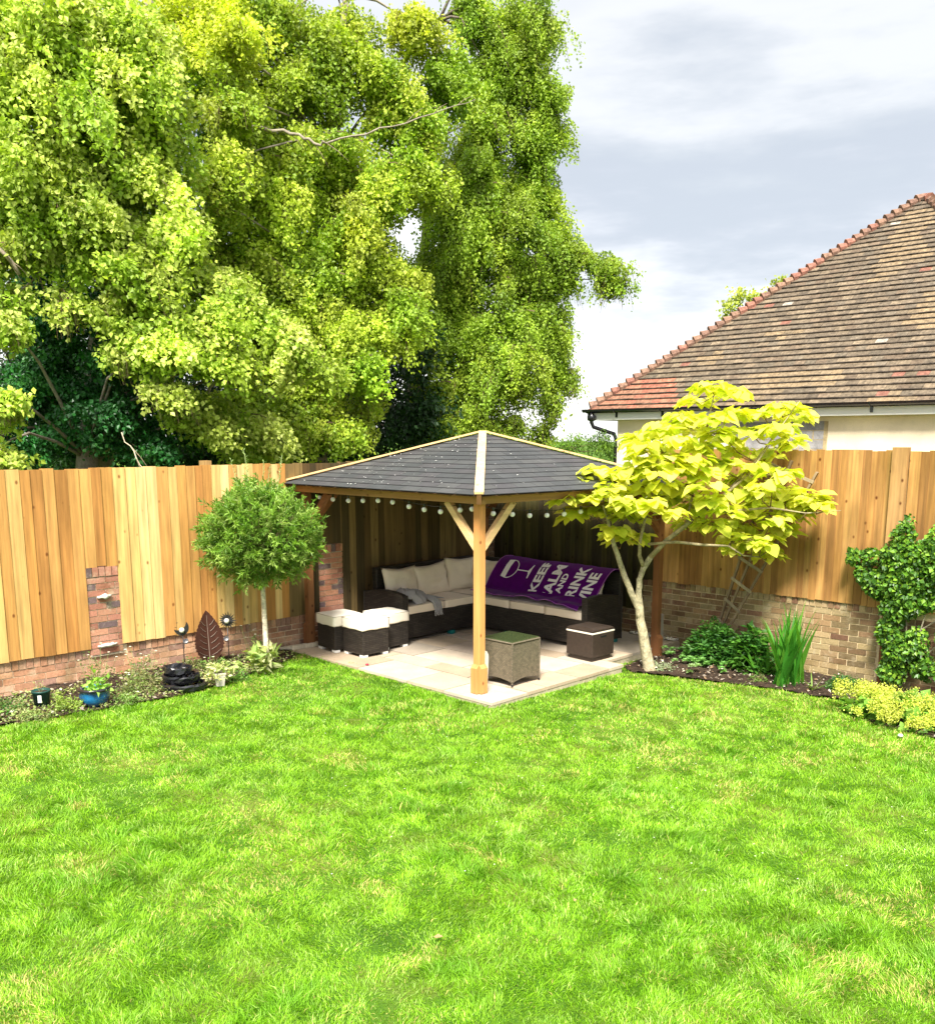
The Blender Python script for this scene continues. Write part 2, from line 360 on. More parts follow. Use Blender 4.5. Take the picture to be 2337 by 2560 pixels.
# ------------------------------------------------------------------ patio
def patio():
    q = []; T = []; c = []; y = -1.93
    rows = [.60, .32, .60, .60, .30, .60, .60, .56]; pal = [(.46, .37, .27), (.40, .33, .24), (.49, .41, .32), (.40, .31, .22), (.45, .37, .30), (.35, .30, .24)]
    random.seed(5)
    for ri, h in enumerate(rows):
        x = -1.88; x1 = 1.97 if y < .45 else 1.70
        first = True
        while x < x1 - .01:
            w = random.choice([.9, .6, .6, .45, .75]) if not first else random.choice([.9, .5, .7]); first = False
            if x + w > x1 - .25: w = x1 - x
            yy1 = min(y + h, 2.22); gp = .0085
            co = [(x + gp, y + gp), (x + w - gp, y + gp), (x + w - gp, yy1 - gp), (x + gp, yy1 - gp)]
            zt = random.uniform(-.0035, .001)
            q.append([(a + random.uniform(-.003, .003), b + random.uniform(-.003, .003), -.035) for a, b in co]); T.append((0, 0, .035 + zt)); c.append(jit(random.choice(pal), .07))
            x += w
        y += h
        if y > 2.2: break
    o = prisms(q, T, 'patio', M['slab'], None, c); tag(o, kind='structure')
    b = MB(); b.box(-1.89, 1.955, -1.915, .46, -.20, -.0365, (.40, .34, .24)); b.box(-1.89, 1.685, .46, 2.235, -.20, -.0365, (.40, .34, .24))
    tag(b.build('patio_base', M['mortar'], uv=False), kind='structure')
    b = MB(); b.box(-1.885, 1.94, -1.90, .45, -.036, -.009, (.09, .07, .05)); b.box(-1.885, 1.67, .45, 2.2, -.036, -.009, (.09, .07, .05))
    tag(b.build('patio_joints', M['mortar'], uv=False), kind='structure')
patio()
def pebbles():
    n = 420; x = rng.uniform(.9, 1.68, n); y = rng.uniform(2.10, 2.22, n); V = []; F = []; s = .008 + .012 * rng.random(n)
    oc = np.array([(1, 0, 0), (0, 1, 0), (-1, 0, 0), (0, -1, 0), (0, 0, .8), (0, 0, -.8)]); fc = np.array([(0, 1, 4), (1, 2, 4), (2, 3, 4), (3, 0, 4), (1, 0, 5), (2, 1, 5), (3, 2, 5), (0, 3, 5)])
    V = np.stack([x, y, .006 + s * .6], -1)[:, None] + oc[None] * s[:, None, None] * rng.uniform(.7, 1.2, (n, 6, 1)); F = (np.arange(n)[:, None, None] * 6 + fc[None]).reshape(-1, 3)
    c = np.repeat(rng.uniform(.35, .75, (n, 1)) * np.array((1, .93, .8)), 6, 0)
    tag(np_mesh('gravel', V.reshape(-1, 3), F, M['mortar'], None, c, True), 'strip of pale gravel between the patio slabs and the right hand brick wall', 'gravel', kind='stuff')
pebbles()
# ------------------------------------------------------------------ brick walls
def brick_face(axis, pos, a0, a1, z0, z1, out, depth=.10, pal=None, skip=None, bw=.215, bh=.063, m=.012, colfn=None):
    """bricks proud of a mortar core. axis 'x': wall plane x=pos running along y; 'y': plane y=pos running along x"""
    q = []; T = []; c = []; z = z1 - bh; row = 0
    while z > z0 - .05:
        off = (row % 2) * (bw + m) / 2; a = a0 - off
        while a < a1:
            s, e = max(a, a0), min(a + bw, a1)
            if e - s > .03 and not (skip and skip((s + e) / 2, z)):
                pr = random.uniform(0, .004); dz = random.uniform(-.002, .002)
                if axis == 'x': co = [(pos - depth, s, z + dz), (pos - depth, e, z + dz), (pos - depth, e, z + dz + bh), (pos - depth, s, z + dz + bh)]; t = (depth + pr, 0, 0)
                else: co = [(s, pos + depth, z + dz), (e, pos + depth, z + dz), (e, pos + depth, z + dz + bh), (s, pos + depth, z + dz + bh)]; t = (0, -depth - pr, 0)
                q.append(co); T.append(t); c.append(colfn((s + e) / 2, z, jit(random.choice(pal), .16)) if colfn else jit(random.choice(pal), .16))
            a += bw + m
        z -= bh + m; row += 1
    return q, T, c
def soldier(axis, pos, a0, a1, ztop, pal, h=.105, w=.065, m=.012, skip=None):
    q = []; T = []; c = []; a = a0
    while a < a1:
        if not (skip and skip(a, ztop)):
            pr = .006 + random.uniform(0, .006); d = .1; s, e = a, min(a + w, a1); z = ztop - h + random.uniform(-.003, .003)
            if axis == 'x': co = [(pos - d, s, z), (pos - d, e, z), (pos - d, e, z + h), (pos - d, s, z + h)]; t = (d + pr, 0, 0)
            else: co = [(s, pos + d, z), (e, pos + d, z), (e, pos + d, z + h), (s, pos + d, z + h)]; t = (0, -d - pr, 0)
            q.append(co); T.append(t); c.append(jit(random.choice(pal), .16))
        a += w + m
    return q, T, c
PAL_L = [(.52, .28, .17), (.48, .25, .15), (.58, .34, .21), (.42, .23, .15), (.52, .32, .21), (.34, .20, .15)]
PAL_R = [(.30, .19, .10), (.26, .16, .09), (.36, .26, .14), (.24, .13, .08), (.38, .29, .16), (.29, .21, .11)]
PAL_P = [(.40, .18, .12), (.44, .22, .14), (.36, .16, .11), (.16, .11, .11), (.40, .20, .14)]
lw = empty('brick_wall', 'low red brick wall under the honey coloured boards of the left hand fence', 'wall', (-1.95, -3, 0))
lw.location = (0, 0, 0)
pier = lambda a: (-4.52 < a < -4.14) or (-1.30 < a < -.88)
b = MB(); b.box(-2.10, -1.906, -9, 2.25, -.3, .385, (.74, .60, .42)); b.build('mortar', M['mortar'], lw, uv=False)
prisms(*[x for x in (lambda r: (r[0], r[1]))(brick_face('x', -1.90, -9, 2.2, -.12, .285, 1, pal=PAL_L))][:2], 'bricks', M['brick'], lw,
       [jit(random.choice(PAL_L), .14) for _ in brick_face('x', -1.90, -9, 2.2, -.12, .285, 1, pal=PAL_L)[0]])
def put(r, name, parent): return prisms(r[0], r[1], name, M['brick'], parent, r[2])
put(soldier('x', -1.90, -9, 2.2, .40, PAL_L, skip=lambda a, z: pier(a)), 'coping', lw)
for i, (a0, a1, zt) in enumerate(((-4.52, -4.14, 1.33), (-1.30, -.88, 1.33))):
    r = brick_face('x', -1.868, a0, a1, .30, zt - .118, 1, pal=PAL_P); r2 = soldier('x', -1.868, a0, a1, zt, PAL_P)
    p = put((r[0] + r2[0], r[1] + r2[1], r[2] + r2[2]), 'pier', lw)
    MB().box(-2.0, -1.8755, a0 + .004, a1 - .004, .30, zt - .01, (.55, .45, .33)).build('pier_mortar', M['mortar'], p, uv=False)
    if i == 0:
        for z in (.99, .425):
            k = MB(); random.seed(3 + int(z * 10))
            L = .17 if z > .5 else .23; rows = []
            for j in range(9):
                yy = -4.33 - L / 2 + L * j / 8; rr = .034 * (1 - abs(j - 4) / 5.5) * random.uniform(.7, 1.3)
                rows.append((-1.858 + rr * .8, yy, z + random.uniform(-.006, .006), rr))
            k.tube([r_[:3] for r_ in rows], [r_[3] for r_ in rows], 7); k.build('stone_ledge', M['stone'], p, smooth=True)
rw = empty('brick_wall', 'waist high weathered brown brick wall under the knotty right hand fence', 'wall', (0, 0, 0))
MB().box(-1.9, 7, 2.256, 2.45, -.4, .80, (.62, .49, .30)).build('mortar', M['mortar'], rw, uv=False)
def wstain(a, z, c):
    if 3.90 < a < 4.14 and z < .62 and random.random() < .8: return tuple(v * .6 for v in c)
    k = float(vnoise(np.array(a * 2.1 + 9), np.array(z * 3 + 4), 99))
    if a > 3.2 and z < .42 - .25 * k: return tuple(v * .55 + w_ * .45 for v, w_ in zip(c, (.38, .30, .15)))
    if a > 1.8 and k > .6: return tuple(v * .78 for v in c)
    if k < .25: return tuple(min(1, v * 1.2) for v in c)
    return c
put(brick_face('y', 2.25, -1.88, 4.36, -.25, .70, 1, pal=PAL_R, colfn=wstain), 'bricks', rw)
put(brick_face('y', 2.25, 4.55, 7, -.25, .70, 1, pal=PAL_R), 'bricks', rw)
put(soldier('y', 2.25, -1.88, 4.36, .82, PAL_R + [(.42, .30, .17)] * 3), 'coping', rw)
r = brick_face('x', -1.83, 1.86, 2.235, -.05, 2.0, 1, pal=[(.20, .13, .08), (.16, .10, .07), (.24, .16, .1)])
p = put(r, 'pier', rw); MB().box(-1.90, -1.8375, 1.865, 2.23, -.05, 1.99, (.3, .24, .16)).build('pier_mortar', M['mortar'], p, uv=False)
# ------------------------------------------------------------------ fences
def boards(axis, pos, a0, a1, wr, zb, zt, pal, skip=None, sign=1, th=.02, snap=()):
    q = []; T = []; c = []; a = a0
    while a < a1:
        w = random.uniform(*wr)
        for ed_ in snap:
            if a < ed_ - .001 < a + w + .03: w = ed_ - a; break
        s, e = a, a + w + (.012 if not any(abs(a + w - q_) < .001 for q_ in snap) else 0)
        mid = (s + e) / 2; b0 = zb(mid); t0 = zt(mid); c0 = random.choice(pal(mid)); f = random.uniform(.004, .014)
        segs = [(b0, t0)]
        if skip:
            k = skip(s, e, b0, t0)
            if k is not None: segs = k
        for z0, z1 in segs:
            z0 += random.uniform(-.008, .008); z1 += random.uniform(-.012, .010); d = random.uniform(-.003, .003)
            if axis == 'x': co = [(pos - th, s, z0), (pos - th + f, e, z0), (pos - th + f, e + d, z1), (pos - th, s + d, z1)]; t = (th, 0, 0)
            else: co = [(s, pos + th, z0), (e, pos + th - f, z0), (e + d, pos + th - f, z1), (s + d, pos + th, z1)]; t = (0, -th, 0)
            q.append(co); T.append(t); c.append(jit(c0, .08))
        a += w
    return q, T, c
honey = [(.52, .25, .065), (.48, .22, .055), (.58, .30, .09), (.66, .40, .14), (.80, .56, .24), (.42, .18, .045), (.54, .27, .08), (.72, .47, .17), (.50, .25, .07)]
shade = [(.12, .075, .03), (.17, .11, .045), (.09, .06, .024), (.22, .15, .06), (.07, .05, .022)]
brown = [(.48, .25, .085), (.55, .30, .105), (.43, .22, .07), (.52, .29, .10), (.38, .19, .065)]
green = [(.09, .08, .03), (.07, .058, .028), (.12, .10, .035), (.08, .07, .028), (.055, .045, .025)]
random.seed(12)
lf = empty('wooden_fence', 'tall fence of wide honey coloured vertical boards along the left side of the lawn', 'fence', (0, 0, 0))
def skl(s, e, b0, t0):
    m = (s + e) / 2
    if -4.52 < m < -4.14: return [(1.335, t0)]
    if -1.30 < m < -.88: return [(1.335, t0)]
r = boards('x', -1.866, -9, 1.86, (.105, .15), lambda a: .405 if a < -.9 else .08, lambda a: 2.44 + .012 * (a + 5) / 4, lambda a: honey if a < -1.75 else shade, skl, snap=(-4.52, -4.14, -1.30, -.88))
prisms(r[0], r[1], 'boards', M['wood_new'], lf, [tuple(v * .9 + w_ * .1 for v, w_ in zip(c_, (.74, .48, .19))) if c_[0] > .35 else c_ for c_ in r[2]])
for i, (z) in enumerate((.9, 1.6, 2.25)):
    MB().box(-1.97, -1.892, -9, 2.2, z, z + .075, (.35, .2, .08)).build('rail', M['wood_new'], lf, uv=False)
for y in (-6.1, -2.9, .4):
    MB().box(-2.10, -1.975, y, y + .1, .385, 2.5, (.4, .24, .09)).build('post', M['wood_new'], lf, uv=False)
rf = empty('wooden_fence', 'knotty brown close board fence standing on the weathered wall at the right', 'fence', (0, 0, 0))
rt = lambda a: 2.63 if a > 1.17 else 1.93
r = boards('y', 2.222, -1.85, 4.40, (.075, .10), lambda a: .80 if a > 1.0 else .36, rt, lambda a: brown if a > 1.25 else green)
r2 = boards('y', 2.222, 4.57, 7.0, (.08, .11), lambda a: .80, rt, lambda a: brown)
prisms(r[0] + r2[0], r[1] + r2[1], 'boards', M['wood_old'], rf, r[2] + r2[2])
MB().box(4.39, 4.56, 2.165, 2.26, .82, 2.67, (.44, .25, .10)).build('post', M['wood_old'], rf, uv=False)
MB().box(4.42, 4.50, 2.17, 2.25, -.25, .815, (.26, .10, .04)).build('post', M['wood_old'], rf, uv=False)
for z in (1.15, 2.35): MB().box(1.2, 7, 2.245, 2.31, z, z + .075, (.35, .2, .08)).build('rail', M['wood_old'], rf, uv=False)
# ------------------------------------------------------------------ gazebo
GZ = -R(2.4)
gz = empty('gazebo', 'square timber gazebo with a grey shingle pyramid roof over the corner sofa', 'gazebo', (0, 0, 0), GZ)
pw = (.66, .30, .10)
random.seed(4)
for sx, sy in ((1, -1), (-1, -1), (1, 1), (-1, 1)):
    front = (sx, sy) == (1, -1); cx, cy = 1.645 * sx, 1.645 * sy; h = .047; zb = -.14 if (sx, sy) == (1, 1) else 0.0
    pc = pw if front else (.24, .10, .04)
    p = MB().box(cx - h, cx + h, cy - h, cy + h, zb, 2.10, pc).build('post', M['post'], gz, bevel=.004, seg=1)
    sh = MB(); sc_ = tuple(v * .92 for v in pc)
    for ax in (0, 1):
        s = sx if ax == 0 else sy; a = cx if ax == 0 else cy; o = cy if ax == 0 else cx
        i0, i1 = a + s * (h + .001), a + s * (h + .036); zt, zc = .325, .285
        z0, z1 = zb + .004, zb + zt
        pts = []
        for (u, zz) in ((i0, z0), (i1, z0), (i1, zb + zc), (i0, z1)):
            for v in (o - .048, o + .048): pts.append((u, v, zz) if ax == 0 else (v, u, zz))
        sh.add(pts, [(0, 2, 4, 6), (1, 7, 5, 3), (0, 1, 3, 2), (2, 3, 5, 4), (4, 5, 7, 6), (6, 7, 1, 0)], jit(sc_, .05))
    sh.build('post_shoe', M['post'], p)
    for ax in (0, 1):                              # knee braces
        s = -sx if ax == 0 else -sy
        a = Vector((cx, cy, 1.60)); d = Vector((s, 0, 0)) if ax == 0 else Vector((0, s, 0))
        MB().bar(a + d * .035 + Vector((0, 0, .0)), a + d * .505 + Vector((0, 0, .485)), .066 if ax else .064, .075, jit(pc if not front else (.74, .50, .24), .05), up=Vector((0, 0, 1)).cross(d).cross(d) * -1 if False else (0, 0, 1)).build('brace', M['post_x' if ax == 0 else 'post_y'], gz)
for k, (ax, s) in enumerate(((0, 1), (0, -1), (1, 1), (1, -1))):
    b = MB()
    if ax == 1: b.box(-1.80, 1.80, s * 1.70, s * 1.755, 2.085, 2.165, (.42, .22, .08)).build('beam', M['post_x'], gz)
    else: b.box(s * 1.70, s * 1.755, -1.698, 1.698, 2.085, 2.165, (.42, .22, .08)).build('beam', M['post_y'], gz)
RE, RZ0, RZ1 = 1.89, 2.185, 2.84
slope_len = math.hypot(RE, RZ1 - RZ0)
def roof_quads(half, z0, z1, gauge, tw, thick, pal, origin=(0, 0), sides=4, lap=1.25, vary=.004, stagger=True, colfn=None, lift=0, butt_shade=None, jt=.12):
    res = []
    L = math.hypot(half, z1 - z0); n = max(2, int(round(L / gauge))); gg = L / n
    for sd in range(sides):
        q = []; T = []; c = []
        ca, sa = math.cos(sd * math.pi / 2), math.sin(sd * math.pi / 2)
        nz_, ny_ = half / L, (z1 - z0) / L      # face 0 looks to -y: normal (0,-ny,nz)
        for i in range(n):
            t0, t1 = i * gg, min(L, (i + lap) * gg); w0 = half * (1 - t0 / L); w1 = half * (1 - t1 / L)
            a = -half - (tw / 2 if (i % 2 and stagger) else 0) - random.uniform(0, .1) * tw
            while a < half:
                xs_ = a + .0015; xe = a + tw - .0015 if thick > .008 else a + tw - .003
                b0, b1 = max(xs_, -w0), min(xe, w0); u0, u1 = max(xs_, -w1), min(xe, w1)
                if b1 - b0 > .005:
                    if u1 < u0: u0 = u1 = (min(max(xs_, -w1), w1))
                    v = random.uniform(0, vary)
                    def P3(x, t, up):
                        y = -half + t * half / L - ny_ * up; z = z0 + t * (z1 - z0) / L + nz_ * up + lift
                        return (origin[0] + x * ca - y * sa, origin[1] + x * sa + y * ca, z)
                    lo = thick * .9 + v; hi = 0.0
                    q.append([P3(b0, t0, lo), P3(b1, t0, lo), P3(u1, t1, hi), P3(u0, t1, hi)])
                    T.append(np.array(P3(0, 0, thick)) - np.array(P3(0, 0, 0)))
                    c.append(colfn(i, n, a, sd) if colfn else jit(random.choice(pal), jt))
                    if butt_shade:  # dark strip along each lower edge: the shadow gap under the course, as colour
                        hb, cb_ = butt_shade; q.append([P3(b0, t0 - .002, lo - .001), P3(b1, t0 - .002, lo - .001), P3(b1, t0 + hb, lo - .001), P3(b0, t0 + hb, lo - .001)])
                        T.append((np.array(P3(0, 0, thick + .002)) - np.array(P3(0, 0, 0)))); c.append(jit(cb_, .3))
                a += tw
        res.append((q, T, c))
    return res
spal = [(.045, .047, .049), (.050, .051, .052), (.041, .043, .045), (.058, .058, .058), (.047, .045, .048)]
for r in roof_quads(RE, RZ0, RZ1, .142, .31, .004, spal, vary=.001, butt_shade=(.010, (.012, .012, .013)), jt=.06):
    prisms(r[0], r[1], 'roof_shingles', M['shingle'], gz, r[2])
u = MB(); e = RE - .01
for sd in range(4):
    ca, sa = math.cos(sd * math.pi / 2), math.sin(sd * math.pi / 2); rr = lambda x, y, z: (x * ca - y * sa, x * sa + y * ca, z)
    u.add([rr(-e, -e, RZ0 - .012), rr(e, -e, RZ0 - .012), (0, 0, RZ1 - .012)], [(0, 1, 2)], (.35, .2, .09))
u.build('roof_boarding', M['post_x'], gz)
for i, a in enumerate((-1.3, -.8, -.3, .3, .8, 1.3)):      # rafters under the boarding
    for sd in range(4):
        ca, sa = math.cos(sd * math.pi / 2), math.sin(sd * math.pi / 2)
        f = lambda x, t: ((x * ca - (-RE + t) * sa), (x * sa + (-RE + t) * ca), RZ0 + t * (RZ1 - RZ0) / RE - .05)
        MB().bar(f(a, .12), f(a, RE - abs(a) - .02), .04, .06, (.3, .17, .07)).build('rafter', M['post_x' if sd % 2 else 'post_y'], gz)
def hipfrac(t): return Vector((RE * (1 - t), RE * (1 - t), RZ0 + t * (RZ1 - RZ0)))
for sd in range(4):
    ca, sa = math.cos(sd * math.pi / 2), math.sin(sd * math.pi / 2); rr = lambda v: Vector((v.x * ca - v.y * sa, v.x * sa + v.y * ca, v.z))
    a = rr(hipfrac(-.004)) + Vector((0, 0, .030)); b = rr(hipfrac(.985)) + Vector((0, 0, .030))
    cap = MB().bar(a, b, .098, .022, (.78, .52, .24)).build('hip_cap', M['post'], gz)
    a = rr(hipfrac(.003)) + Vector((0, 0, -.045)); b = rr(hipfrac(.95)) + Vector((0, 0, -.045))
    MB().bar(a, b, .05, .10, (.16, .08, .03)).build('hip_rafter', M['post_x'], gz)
# fallen blossom scraps on the shingles
n = 170; V = []; F = []
for i in range(n):
    t = random.uniform(.03, .85); sd = random.choice([0, 0, 0, 0, 1]); w = RE * (1 - t)
    x = random.triangular(-w, w, -w * .1) if sd == 0 else random.uniform(-w, w)
    y = -RE + t * RE; z = RZ0 + t * (RZ1 - RZ0) + .021
    if sd == 1: x, y = -y, x
    s = random.uniform(.007, .019); a = random.uniform(0, 6.28); k = len(V)
    for j in range(4): V.append((x + s * math.cos(a + j * 1.57) * (1 if j % 2 else .5), y + s * math.sin(a + j * 1.57) * (1 if j % 2 else .5), z + random.uniform(0, .006)))
    F.append((k, k + 1, k + 2, k + 3))
o = np_mesh('fallen_petals', V, F, M['white_plastic'], None); o.rotation_euler = (0, 0, GZ)
tag(o, 'dry pale petals scattered over the left slope of the gazebo roof', 'petals', kind='stuff')
# festoon lights
fl = empty('string_lights', 'festoon string of white globe bulbs hanging under the gazebo eaves', 'lights', (0, 0, 0), GZ)
BL = [(-1.32, 2.02), (-1.03, 2.008), (-.70, 2.006), (-.40, 2.02), (-.10, 2.035), (.18, 2.03), (.48, 1.993), (.75, 1.972), (1.03, 1.964), (1.35, 1.999), (1.54, 2.02)]
BR = [(-1.45, 1.967), (-1.15, 1.943), (-.87, 1.914), (-.58, 1.901), (-.28, 1.900), (.02, 1.912), (.32, 1.93), (.61, 1.957), (.92, 1.975), (1.25, 2.0)]
pts = [(a, -1.655, z + .062) for a, z in BL] + [(1.655, -1.60, 2.06)] + [(1.655, a, z + .062) for a, z in BR]
w = []
for i in range(len(pts) - 1):
    a, b = Vector(pts[i]), Vector(pts[i + 1])
    for k in range(4): p = a.lerp(b, k / 4); p.z -= .012 * math.sin(math.pi * k / 4); w.append(p)
w.append(Vector(pts[-1]))
MB().tube(w, .004, 5).build('cable', M['black_plastic'], fl, smooth=True)
sph = [(.0295 * math.sin(t), -.0295 * math.cos(t)) for t in np.linspace(.05, math.pi - .3, 9)]
for i, (x, y, z) in enumerate(pts):
    if abs(y + 1.60) < .001: continue
    bu = MB().lathe((x, y, z - .062), sph, 14).build('bulb', M['bulb'], fl, smooth=True)
    MB().tube([(x, y, z - .038), (x, y, z + .004)], .014, 8).build('bulb_socket', M['black_plastic'], bu)
# ------------------------------------------------------------------ furniture
def wbox(x0, x1, y0, y1, z0, z1, name, mat, parent, bevel=.012):
    return MB().box(x0, x1, y0, y1, z0, z1).build(name, mat, parent, bevel=bevel)
def cushion(x0, x1, y0, y1, z0, z1, name, mat, parent, puff=.015, seed=0):
    nx, ny = 12, 12; V = []; cx, cy = (x0 + x1) / 2, (y0 + y1) / 2; hx, hy, hz = (x1 - x0) / 2, (y1 - y0) / 2, (z1 - z0) / 2; m = MB()
    bm = bmesh.new(); bmesh.ops.create_cube(bm, size=2); bmesh.ops.subdivide_edges(bm, edges=bm.edges[:], cuts=9, use_grid_fill=True)
    rnd = np.random.default_rng(seed + 40)
    for v in bm.verts:
        p = v.co; n = Vector((p.x, p.y, p.z)); q = Vector([math.copysign(abs(c) ** .9, c) for c in p])
        e = max(abs(p.x), abs(p.y)); ee = sorted([abs(p.x), abs(p.y), abs(p.z)]); edge = max(0, ee[1] - .78) / .22
        s = 1 - .035 * edge * edge
        pf = puff * (1 - p.x ** 4) * (1 - p.y ** 4) * (1 if p.z > 0 else .2)
        w = float(vnoise(np.array((p.x + seed) * 2.2 + 7), np.array(p.y * 2.2 + p.z + 9), 50 + seed)) - .5
        v.co = Vector((cx + hx * p.x * (1 - .02 * edge), cy + hy * p.y * (1 - .02 * edge), (z0 + z1) / 2 + hz * p.z * s + pf * p.z + w * .012))
    me = bpy.data.meshes.new(name); bm.to_mesh(me); bm.free(); me.polygons.foreach_set('use_smooth', np.ones(len(me.polygons), bool)); me.materials.append(mat)
    o = link(bpy.data.objects.new(name, me), parent)
    pp = [(x0 + .004, y0 + .004), (x1 - .004, y0 + .004), (x1 - .004, y1 - .004), (x0 + .004, y1 - .004), (x0 + .004, y0 + .004)]
    MB().tube([(a, b, z1 - .004) for a, b in pp], .0045, 5).build('piping', M['piping'], o, smooth=True)
    return o
M['piping'] = m_plain('piping', (.42, .35, .26), .8, .1)
def pillow(w, h, t, name, mat, parent, loc, face, lean, seed=0, roll=0):
    """upright pillow; face = yaw the front looks to"""
    n = 17; P = [[], []]; rnd = random.Random(seed)
    for side in (0, 1):
        for i in range(n):
            for j in range(n):
                a = -1 + 2 * i / (n - 1); b = -1 + 2 * j / (n - 1)
                k = (max(0, 1 - abs(a) ** 2.6) * max(0, 1 - abs(b) ** 2.6)) ** .48
                cr_ = 1 + .05 * (abs(a * b)) ** 2 - .045 * (1 - abs(a)) * (abs(b) ** 3) - .045 * (1 - abs(b)) * (abs(a) ** 3)
                nn = float(vnoise(np.array(a * 3 + seed * 3.1 + 20), np.array(b * 3 + 11.), seed + 60)) - .5
                y = (t / 2 * k * (1 + .45 * nn) + .012 * nn * (1 if k > 0 else 0)) * (-1 if side == 0 else 1)
                P[side].append(Vector((a * w / 2 * cr_, y, h / 2 + b * h / 2 * cr_ + (-.015 * (1 - a * a) if b > .8 else 0))))
    Mx = Matrix.Translation(loc) @ Matrix.Rotation(face, 4, 'Z') @ Matrix.Rotation(-lean, 4, 'X') @ Matrix.Rotation(roll, 4, 'Y')
    m = MB(); m.grid([Mx @ p for p in P[0]], n, n); m.grid([Mx @ p for p in P[1]][::1], n, n)
    o = m.build(name, mat, parent, smooth=True, uv=False)
    bm = bmesh.new(); bm.from_mesh(o.data); bmesh.ops.remove_doubles(bm, verts=bm.verts[:], dist=.0008); bmesh.ops.recalc_face_normals(bm, faces=bm.faces[:]); bm.to_mesh(o.data); bm.free()
    o.data.polygons.foreach_set('use_smooth', np.ones(len(o.data.polygons), bool))
    return o
so = empty('corner_sofa', 'L shaped dark wicker corner sofa with beige cushions under the gazebo', 'sofa', (0, 0, 0))
WD = M['wick_dark']
wbox(-1.60, -.90, -.60, 1.52, .055, .385, 'seat_base', WD, so); wbox(-.898, 1.06, .80, 1.52, .055, .385, 'seat_base', WD, so)
def arm(pts_top, a0, a1, fixed0, fixed1, axis):
    m = MB(); n = len(pts_top); vs = []
    for (s, zt) in pts_top:
        for (f, z) in ((fixed0, .05), (fixed1, .05), (fixed1, zt), (fixed0, zt)):
            vs.append((s, f, z) if axis == 'x' else (f, s, z))
    fs = [(i * 4 + k, i * 4 + (k + 1) % 4, (i + 1) * 4 + (k + 1) % 4, (i + 1) * 4 + k) for i in range(n - 1) for k in range(4)] + [(0, 1, 2, 3), tuple((n - 1) * 4 + k for k in (3, 2, 1, 0))]
    m.add(vs, fs); return m.build('armrest', WD, so, bevel=.008)
arm([(-.885, .655), (-.93, .675), (-1.1, .70), (-1.3, .705), (-1.5, .69), (-1.62, .665), (-1.72, .64)], 0, 0, -.625, -.545, 'x')
arm([(.80, .675), (.85, .69), (.98, .705), (1.15, .705), (1.4, .68), (1.6, .645)], 0, 0, 1.062, 1.14, 'y')
for (a, b) in (((-1.60, .3), (-1.60, .97)),):
    m = MB(); m.add([(-1.602, -.49, .05), (-1.66, -.49, .05), (-1.60, -.49, .97), (-1.70, -.49, .97), (-1.602, 1.52, .05), (-1.66, 1.52, .05), (-1.60, 1.52, .97), (-1.70, 1.52, .97)],
                    [(0, 1, 3, 2), (4, 6, 7, 5), (0, 2, 6, 4), (1, 5, 7, 3), (2, 3, 7, 6), (0, 4, 5, 1)]); m.build('backrest', WD, so, bevel=.012)
m = MB(); m.add([(-1.70, 1.522, .05), (-1.70, 1.57, .05), (-1.70, 1.522, .97), (-1.70, 1.61, .97), (1.13, 1.522, .05), (1.13, 1.57, .05), (1.16, 1.522, .97), (1.16, 1.61, .97)],
                [(0, 1, 3, 2), (4, 6, 7, 5), (0, 2, 6, 4), (1, 5, 7, 3), (2, 3, 7, 6), (0, 4, 5, 1)]); m.build('backrest', WD, so, bevel=.012)
for i, (a, b, c, d) in enumerate(((-1.58, -.905, -.535, .195), (-1.58, -.905, .20, .795), (-1.58, -.905, .80, 1.515), (-.90, -.252, .805, 1.515), (-.248, .398, .805, 1.515), (.402, 1.055, .805, 1.515))):
    cushion(a, b, c, d, .39, .505, 'seat_cushion', M['cream'], so, .012, i)
for x, y in ((-.93, -.58), (-.93, .33), (-1.55, -.58), (-.3, .86), (.9, .86), (1.08, .76), (1.08, 1.5), (-1.55, 1.4)):
    MB().box(x - .045, x + .045, y - .04, y + .04, 0, .054).build('foot', M['teal'], so, bevel=.006)
E = R(90)
# back cushions: left run faces +x (yaw 90), right run faces -y (yaw 0)
for i, (yc, z, w, h, ro) in enumerate(((-.16, .50, .62, .47, .03), (.46, .495, .66, .47, -.05), (1.08, .50, .66, .50, .06))):
    pillow(w, h, .17, 'back_cushion', M['cream'], so, (-1.405, yc, z), R(90), R(14), i, ro)
for i, (xc, z, w, h) in enumerate(((-1.12, .50, .56, .48), (-.55, .50, .62, .46), (.08, .50, .62, .46), (.68, .50, .62, .46))):
    pillow(w, h, .17, 'back_cushion', M['cream'], so, (xc, 1.30 if i else 1.27, z), 0, R(14), 10 + i, 0)
